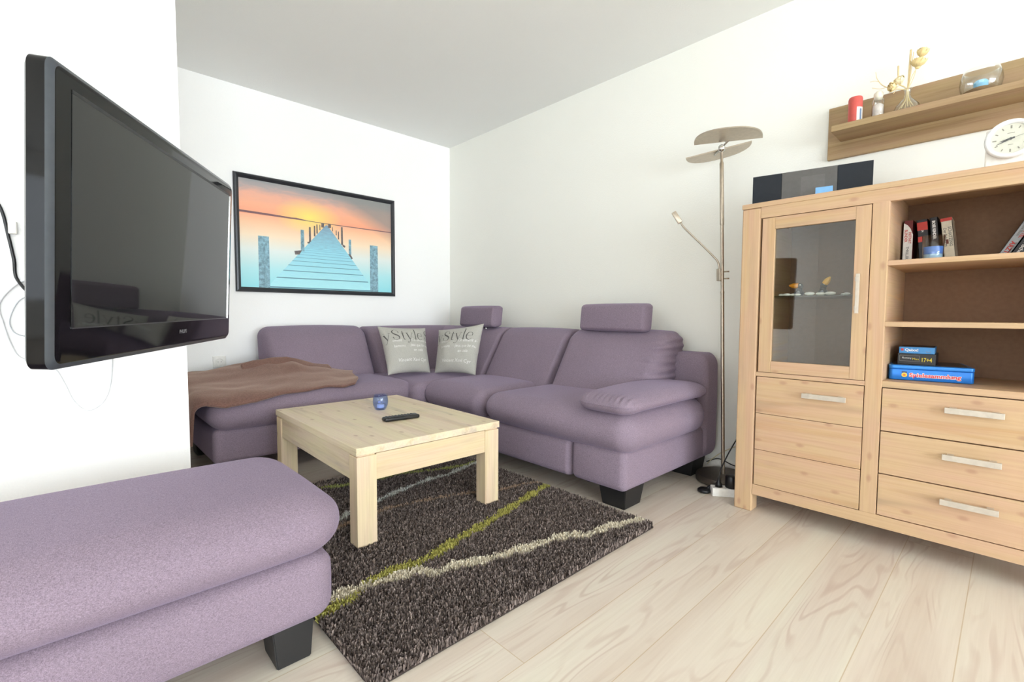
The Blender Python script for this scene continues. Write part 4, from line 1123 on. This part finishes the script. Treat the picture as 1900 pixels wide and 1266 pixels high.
def shelf_candle():
    c = (3.5765, -.36, 1.1125)
    T = thing('candle_glass', c, 'clear glass tumbler with blue candle wax in front of the books', 'candle')
    prof = [(.001, 0), (.028, 0), (.0295, .003), (.033, .092), (.0315, .092), (.0283, .006), (.001, .006)]
    put('glass_cup', lathe(prof, c, 36), CLEAR, T, smooth=True)
    put('wax', lathe([(.001, .007), (.0275, .007), (.0278, .022), (.001, .022)], c, 30), plain('pale_blue_wax', (176, 212, 236), .5), T, angle=40)
    put('wax_layer', lathe([(.001, .0225), (.0279, .0225), (.0290, .050), (.001, .050)], c, 30), plain('deep_blue_wax', (92, 142, 222), .4), T, angle=40)
shelf_candle()

def games():
    T = thing('game_tin', (3.586, -.25, .654), 'blue metal tin lettered Spielesammlung on the lower open shelf', 'tin')
    a = math.atan2(.047, .234); M = Matrix.Translation((3.470, -.3965, .6545)) @ Matrix.Rotation(a, 4, 'Z')
    L = .243; D = .235
    TB = plain('blue_tin', (34, 118, 206), .32, .25); LID = plain('blue_tin_lid', (44, 128, 212), .3, .25)
    put('tin_body', xf(rbox(0, L, 0, D, 0, .044, (.012, .012, .003), seg=4, inner=2), M), TB, T, smooth=True)
    put('lid', xf(join(rbox(-.001, L + .001, -.001, D + .001, .0425, .0590, (.013, .013, .003), seg=4, inner=2)), M), LID, T, smooth=True)
    top = plain('dark_tin_top', (40, 44, 52), .3); put('lid_picture', xf(box(.012, L - .012, .012, D - .012, .0588, .0594), M), top, T)
    put('lettering_outline', xf(text_geo('Spielesammlung', .0205, (.060, -.0012, .015), (1, 0, 0), (0, 0, 1), bold=.0016, squash=1.12), M), WINK, T)
    put('lettering', xf(text_geo('Spielesammlung', .0205, (.060, -.0020, .015), (1, 0, 0), (0, 0, 1), bold=.0004, squash=1.12), M), plain('bright_red', (220, 44, 56), .5), T)
    ym = frame((.045, -.0014, .021), (1, 0, 0), (0, 0, 1), (0, -1, 0))
    put('emblem', xf(xf(join(withmat(lathe([(.001, 0), (.0085, 0), (.0085, .0005), (.001, .0005)], (0, 0, 0), 24), 0), withmat(lathe([(.001, 0), (.0045, 0), (.0045, .001), (.001, .001)], (0, 0, 0), 24), 1), withmat(box(-.008, .008, .009, .013, 0, .0005), 2)), ym), M), [plain('yellow_print', (240, 196, 60), .5), plain('orange_print', (226, 120, 50), .5), plain('dark_print', (60, 52, 40), .5)], T)
    z = .7140
    T = thing('card_game_box', (3.535, -.25, z), 'black game box with yellow lettering lying on the blue tin', 'game box', 'small game boxes')
    M = Matrix.Translation((3.486, -.345, z)) @ Matrix.Rotation(math.radians(2), 4, 'Z')
    BB = plain('black_card', (28, 27, 30), .4)
    put('box', xf(box(0, .113, 0, .16, 0, .042, .001), M), BB, T)
    YL = plain('yellow_lettering', (210, 186, 40), .5)
    put('lettering', xf(text_geo('17+4', .022, (.070, -.0006, .012), (1, 0, 0), (0, 0, 1), bold=.0004, squash=.72), M), YL, T)
    put('lettering', xf(join(withmat(text_geo('Rommy', .009, (.014, -.0006, .022), (1, 0, 0), (0, 0, 1)), 0), withmat(text_geo('Mau', .012, (.044, -.0006, .018), (1, 0, 0), (0, 0, 1)), 1)), M), [WINK, YL], T)
    put('printed_frame', xf(join(box(.006, .066, -.0008, 0, .034, .0350), box(.006, .066, -.0008, 0, .012, .0130), box(.006, .007, -.0008, 0, .012, .035), box(.065, .066, -.0008, 0, .012, .035)), M), GINK, T)
    z2 = z + .0425
    T = thing('card_game_box', (3.54, -.25, z2), 'flat light blue game box on top of the black game box', 'game box', 'small game boxes')
    M = Matrix.Translation((3.489, -.343, z2)) @ Matrix.Rotation(math.radians(3), 4, 'Z')
    put('box', xf(box(0, .106, 0, .15, 0, .0255, .0015), M), [plain('light_blue_card', (58, 134, 196), .4)], T)
    put('lid_picture', xf(box(.003, .103, .003, .147, .0254, .026), M), plain('brown_picture', (74, 56, 50), .5), T)
    put('lettering', xf(text_geo('Quixx!', .0145, (.018, -.0006, .009), (1, 0, 0), (0, 0, 1), bold=.0003), M), WINK, T)
    put('lettering', xf(text_geo('Spiel', .008, (.080, -.0006, .006), (1, 0, 0), (0, 0, 1)), M), GINK, T)
    put('emblem', xf(box(.006, .014, -.0008, 0, .010, .019), M), RED, T)
games()

def stereo():
    A = Vector((2.934, -.392, 1.4055)); B = Vector((3.373, -.300, 1.4055)); X = (B - A).normalized(); Y = Vector((0, 0, 1)).cross(X); L = (B - A).length
    M = frame(A, X, Y, (0, 0, 1)); Hs = .1405
    T = thing('stereo_system', A + X * L / 2, 'slim black wide stereo system standing on top of the cabinet', 'stereo')
    put('housing', xf(box(0, L, .006, .10, 0, Hs, .002), M), BLACKP, T)
    CL = plain('dark_speaker_cloth', (34, 38, 44), .9)
    x1 = .118; x2 = L - .122
    put('speaker', xf(box(.001, x1, 0, .008, .001, Hs - .001, .001), M), CL, T)
    put('speaker', xf(box(x2, L - .001, 0, .008, .001, Hs - .001, .001), M), CL, T)
    put('front_panel', xf(box(x1 + .001, x2 - .001, -.001, .008, .001, Hs - .001, .001), M), plain('dark_grey_gloss', (84, 82, 80), .15), T)
    put('disc_window', xf(box(x1 + .075, x2 - .045, -.0016, -.0008, .03, Hs - .03), M), plain('grey_gloss', (92, 90, 88), .12), T)
    o = put('blue_card', xf(box(.250, .312, -.035, -.010, 0, .048, .001), M), plain('light_blue_plastic', (120, 176, 226), .5))
    tagv(o, 'small light blue box in front of the stereo on the cabinet', 'box')
stereo()

def clock():
    c = Vector((3.762, -.345, 1.516))
    T = thing('table_clock', (3.762, -.33, 1.405), 'white table clock with a round dial on top of the cabinet', 'clock')
    put('body', box(3.700, 3.824, -.335, -.300, 1.4055, 1.560, .004), WHITEP, T)
    F_ = frame(c, (1, 0, 0), (0, 0, 1), (0, -1, 0))
    put('bezel', xf(lathe([(.050, .002), (.052, .010), (.058, .014), (.064, .010), (.066, 0), (.064, -.010), (.050, -.010)], (0, 0, 0), 56, closed=True), F_), plain('white_gloss', (238, 240, 242), .25), T, smooth=True)
    face = [withmat(lathe([(.001, 0), (.0515, 0), (.0515, .002), (.001, .002)], (0, 0, 0), 48), 0)]
    for i in range(12):
        a = math.radians(30 * i); R_ = Matrix.Rotation(-a, 4, 'Z')
        w, l = (.0032, .008) if i % 3 else (.0042, .010)
        face.append(withmat(xf(box(-w / 2, w / 2, .040 - l / 2, .040 + l / 2, .0021, .0026), R_), 1))
    face.append(withmat(box(-.009, .009, .0185, .0205, .0021, .0026), 1)); face.append(withmat(box(-.006, .006, -.0205, -.0190, .0021, .0026), 1))
    put('dial', xf(join(*face), F_), [plain('cream_dial', (238, 234, 220), .5), plain('brown_grey_marks', (150, 142, 128), .6)], T)
    INK = plain('dark_hands', (50, 50, 56), .4)
    def hand(name, deg, l, w, z):
        R_ = Matrix.Rotation(-math.radians(deg), 4, 'Z')
        g = ([(-w / 2, -.010, z), (w / 2, -.010, z), (w * .8, l * .25, z), (.0005, l, z), (-.0005, l, z), (-w * .8, l * .25, z)], [(0, 1, 2, 3, 4, 5)])
        g2 = ([(p[0], p[1], p[2] + .0006) for p in g[0]], [(0, 1, 2, 3, 4, 5)])
        put(name, xf(xf(join(g, g2), R_), F_), INK, T)
    hand('hour_hand', 258, .027, .004, .0035); hand('minute_hand', 246, .038, .0028, .0045)
    put('second_hand', xf(xf(box(-.0004, .0004, -.014, .036, .0055, .0058), Matrix.Rotation(-math.radians(75), 4, 'Z')), F_), INK, T)
    put('hand_cap', xf(lathe([(.001, .003), (.004, .003), (.004, .0065), (.001, .0065)], (0, 0, 0), 16), F_), INK, T)
    put('cover_glass', xf(lathe([(.001, .008), (.050, .008), (.050, .0086), (.001, .0086)], (0, 0, 0), 40), F_), CLEAR, T)
clock()

# ---------------------------------------------------------------- wall shelf with ornaments
def wall_shelf():
    T = thing('wall_shelf', (3.6, -.02, 1.655), 'brown wooden wall shelf with a back board above the cabinet', 'shelf')
    put('back_board', box(3.140, 4.10, -.024, -.001, 1.656, 1.900, .002), SHELFW, T)
    put('ledge', box(3.193, 4.05, -.200, -.024, 1.731, 1.7575, .002), SHELFW, T)
wall_shelf()
ZL = 1.758
def ornaments():
    c = (3.264, -.115, ZL)
    T = thing('pillar_candle', c, 'red pillar candle with a white label at the left end of the wall shelf', 'candle')
    RC = plain('red_wax', (198, 84, 76), .45)
    put('wax', lathe([(.001, 0), (.0255, 0), (.027, .003), (.027, .119), (.0245, .127), (.018, .124), (.001, .123)], c, 36), RC, T, angle=50)
    V = []; F = []
    for k in range(9):
        a = math.radians(-75 + 8 * k + 8)
        for z in (.012, .078): V.append((c[0] + .0274 * math.cos(a), c[1] + .0274 * math.sin(a), c[2] + z))
        if k: F.append((2 * k - 2, 2 * k, 2 * k + 1, 2 * k - 1))
    put('paper_label', (V, F), WHITEC, T)
    V2 = []
    F2 = []
    for k in range(4):
        a = math.radians(-42 + 6 * k)
        for z in (.018, .070): V2.append((c[0] + .0277 * math.cos(a), c[1] + .0277 * math.sin(a), c[2] + z))
        if k: F2.append((2 * k - 2, 2 * k, 2 * k + 1, 2 * k - 1))
    put('label_print', (V2, F2), plain('blue_grey_print', (110, 130, 160), .6), T)
    # jar
    c = (3.345, -.105, ZL)
    T = thing('glass_jar', c, 'small glass jar of white sand between the red candle and the vase', 'jar')
    put('glass_body', lathe([(.001, 0), (.021, 0), (.023, .003), (.023, .086), (.019, .096), (.016, .100), (.016, .104), (.0145, .104), (.0145, .099), (.021, .084), (.021, .004), (.001, .004)], c, 32), CLEAR, T, smooth=True)
    put('sand', lathe([(.001, .005), (.0195, .005), (.0195, .070), (.010, .078), (.001, .079)], c, 28), plain('pinkish_sand', (222, 210, 204), .9), T, smooth=True)
    put('stopper', lathe([(.001, .094), (.013, .094), (.0150, .104), (.0175, .112), (.0165, .124), (.010, .131), (.001, .133)], c, 28), plain('cream_cork', (228, 222, 204), .7), T, smooth=True)
    # vase
    c = (3.444, -.10, ZL)
    T = thing('flower_vase', c, 'small round clear glass vase holding dried flowers on the wall shelf', 'vase')
    put('glass_body', lathe([(.001, 0), (.038, 0), (.045, .008), (.047, .020), (.041, .040), (.026, .058), (.014, .072), (.0105, .086), (.0115, .104), (.016, .112), (.0148, .112), (.0100, .104), (.0090, .086), (.0125, .072), (.0245, .058), (.0395, .040), (.0455, .020), (.043, .009), (.001, .004)], c, 40), CLEAR, T, smooth=True)
    # dried stems
    c = Vector(c)
    ST = plain('straw', (226, 206, 160), .8); PT = plain('cream_petals', (236, 216, 160), .8); PT2 = plain('pale_petals', (240, 228, 190), .8)
    nk = Vector((3.444, -.10, 1.866))
    T = thing('dried_flower_bunch', nk - Vector((0, 0, .05)), 'bunch of cream dried flowers and twigs standing in the glass vase', 'dried flowers')
    def stem(pts, r, name='stem'):
        return put(name, tube(pts, r, 8, 5), ST, T, smooth=True)
    for dx, dy in ((-.028, 0), (-.018, -.012), (-.008, .008), (.004, -.014), (.012, .006), (.022, -.004)):
        stem([nk + Vector((dx * .1, 0, .0)), nk + Vector((dx * .25, dy * .2, -.04)), nk + Vector((dx, dy, -.075))], .0016)
    stem([nk, Vector((3.446, -.10, 1.92)), Vector((3.448, -.098, 2.03))], [.0032, .0036, .0040])
    stem([nk, Vector((3.452, -.105, 1.93)), Vector((3.458, -.105, 2.015))], .0014)
    stem([nk, Vector((3.456, -.11, 1.91)), Vector((3.472, -.11, 1.942))], .0016)
    stem([nk, Vector((3.462, -.09, 1.92)), Vector((3.470, -.09, 1.965)), Vector((3.487, -.09, 1.99))], .0013)
    tw = stem([nk, Vector((3.425, -.105, 1.872)), Vector((3.395, -.11, 1.884)), Vector((3.36, -.11, 1.908)), Vector((3.338, -.11, 1.945)), Vector((3.332, -.11, 1.975))], [.0026, .0024, .0022, .0018, .0013, .001], 'twig')
    for pts in ([(3.372, -.11, 1.897), (3.35, -.11, 1.897), (3.322, -.11, 1.91)], [(3.345, -.11, 1.93), (3.33, -.11, 1.938), (3.314, -.11, 1.939)]):
        put('side_twig', tube([Vector(p) for p in pts], .0011, 6, 4), ST, tw, smooth=True)
    stem([nk, Vector((3.43, -.098, 1.885)), Vector((3.412, -.098, 1.905)), Vector((3.408, -.098, 1.978))], [.0018, .002, .0030, .0032])
    stem([Vector((3.415, -.11, 1.892)), Vector((3.405, -.11, 1.875)), Vector((3.398, -.11, 1.862))], .0014)
    def bloom(c, axis, rad, hgt, n, mat, spread=.8, seed=0):
        axis = Vector(axis).normalized(); c = Vector(c)
        t1 = axis.orthogonal().normalized(); t2 = axis.cross(t1); V = []; F = []
        rg = random.Random(seed)
        for layer in range(3):
            for k in range(n):
                a = 2 * math.pi * (k + .5 * layer + rg.uniform(-.2, .2)) / n; rr = rad * (1 - .24 * layer); hh = hgt * (1 + .10 * layer)
                d = t1 * math.cos(a) + t2 * math.sin(a); s = axis.cross(d)
                w = rad * 1.1 * math.pi / n
                b = len(V)
                for (f, h, ww) in ((.08, 0, .35), (.65, .35, 1.0), (.95, .75, .9), (.85 * spread + .1, 1.05, .25)):
                    p = c + d * (rr * f) + axis * (hh * h)
                    V += [tuple(p - s * w * ww), tuple(p + d * .0012), tuple(p + s * w * ww)]
                for i in range(3):
                    F += [(b + 3 * i, b + 3 * i + 1, b + 3 * i + 4, b + 3 * i + 3), (b + 3 * i + 1, b + 3 * i + 2, b + 3 * i + 5, b + 3 * i + 4)]
        fl = put('flower_head', (V, F), mat, T, smooth=True)
        put('flower_centre', ellipsoid(c + axis * hgt * .15, (rad * .35,) * 3, 10, 6), mat, fl, smooth=True)
    bloom((3.482, -.09, 1.988), (.25, -.35, 1), .021, .030, 9, PT, 1.0, 1)
    bloom((3.474, -.11, 1.942), (.15, -.3, 1), .028, .030, 11, PT, 1.1, 2)
    bloom((3.420, -.10, 1.900), (-.3, -.5, .6), .021, .024, 8, PT2, 1.0, 3)
    bloom((3.404, -.105, 1.892), (-.6, -.4, -.1), .020, .022, 8, PT, 1.0, 4)
    # bowl
    c = (3.668, -.105, ZL)
    T = thing('glass_bowl', c, 'round clear glass bowl with a blue tealight on the wall shelf', 'bowl')
    prof = [(.001, 0), (.030, 0), (.045, .008), (.058, .030), (.0635, .056), (.061, .082), (.053, .106), (.0515, .106), (.0595, .082), (.062, .056), (.0565, .031), (.044, .010), (.001, .003)]
    put('glass_body', lathe(prof, c, 48), CLEAR, T, smooth=True)
    put('sand', lathe([(.001, .004), (.040, .009), (.052, .026), (.030, .036), (.001, .037)], c, 36), plain('brown_sand', (150, 122, 92), .95), T, smooth=True)
    put('tealight', lathe([(.001, .036), (.021, .036), (.0215, .060), (.016, .066), (.001, .064)], c, 28), BLUEWAX, T, angle=45)
ornaments()
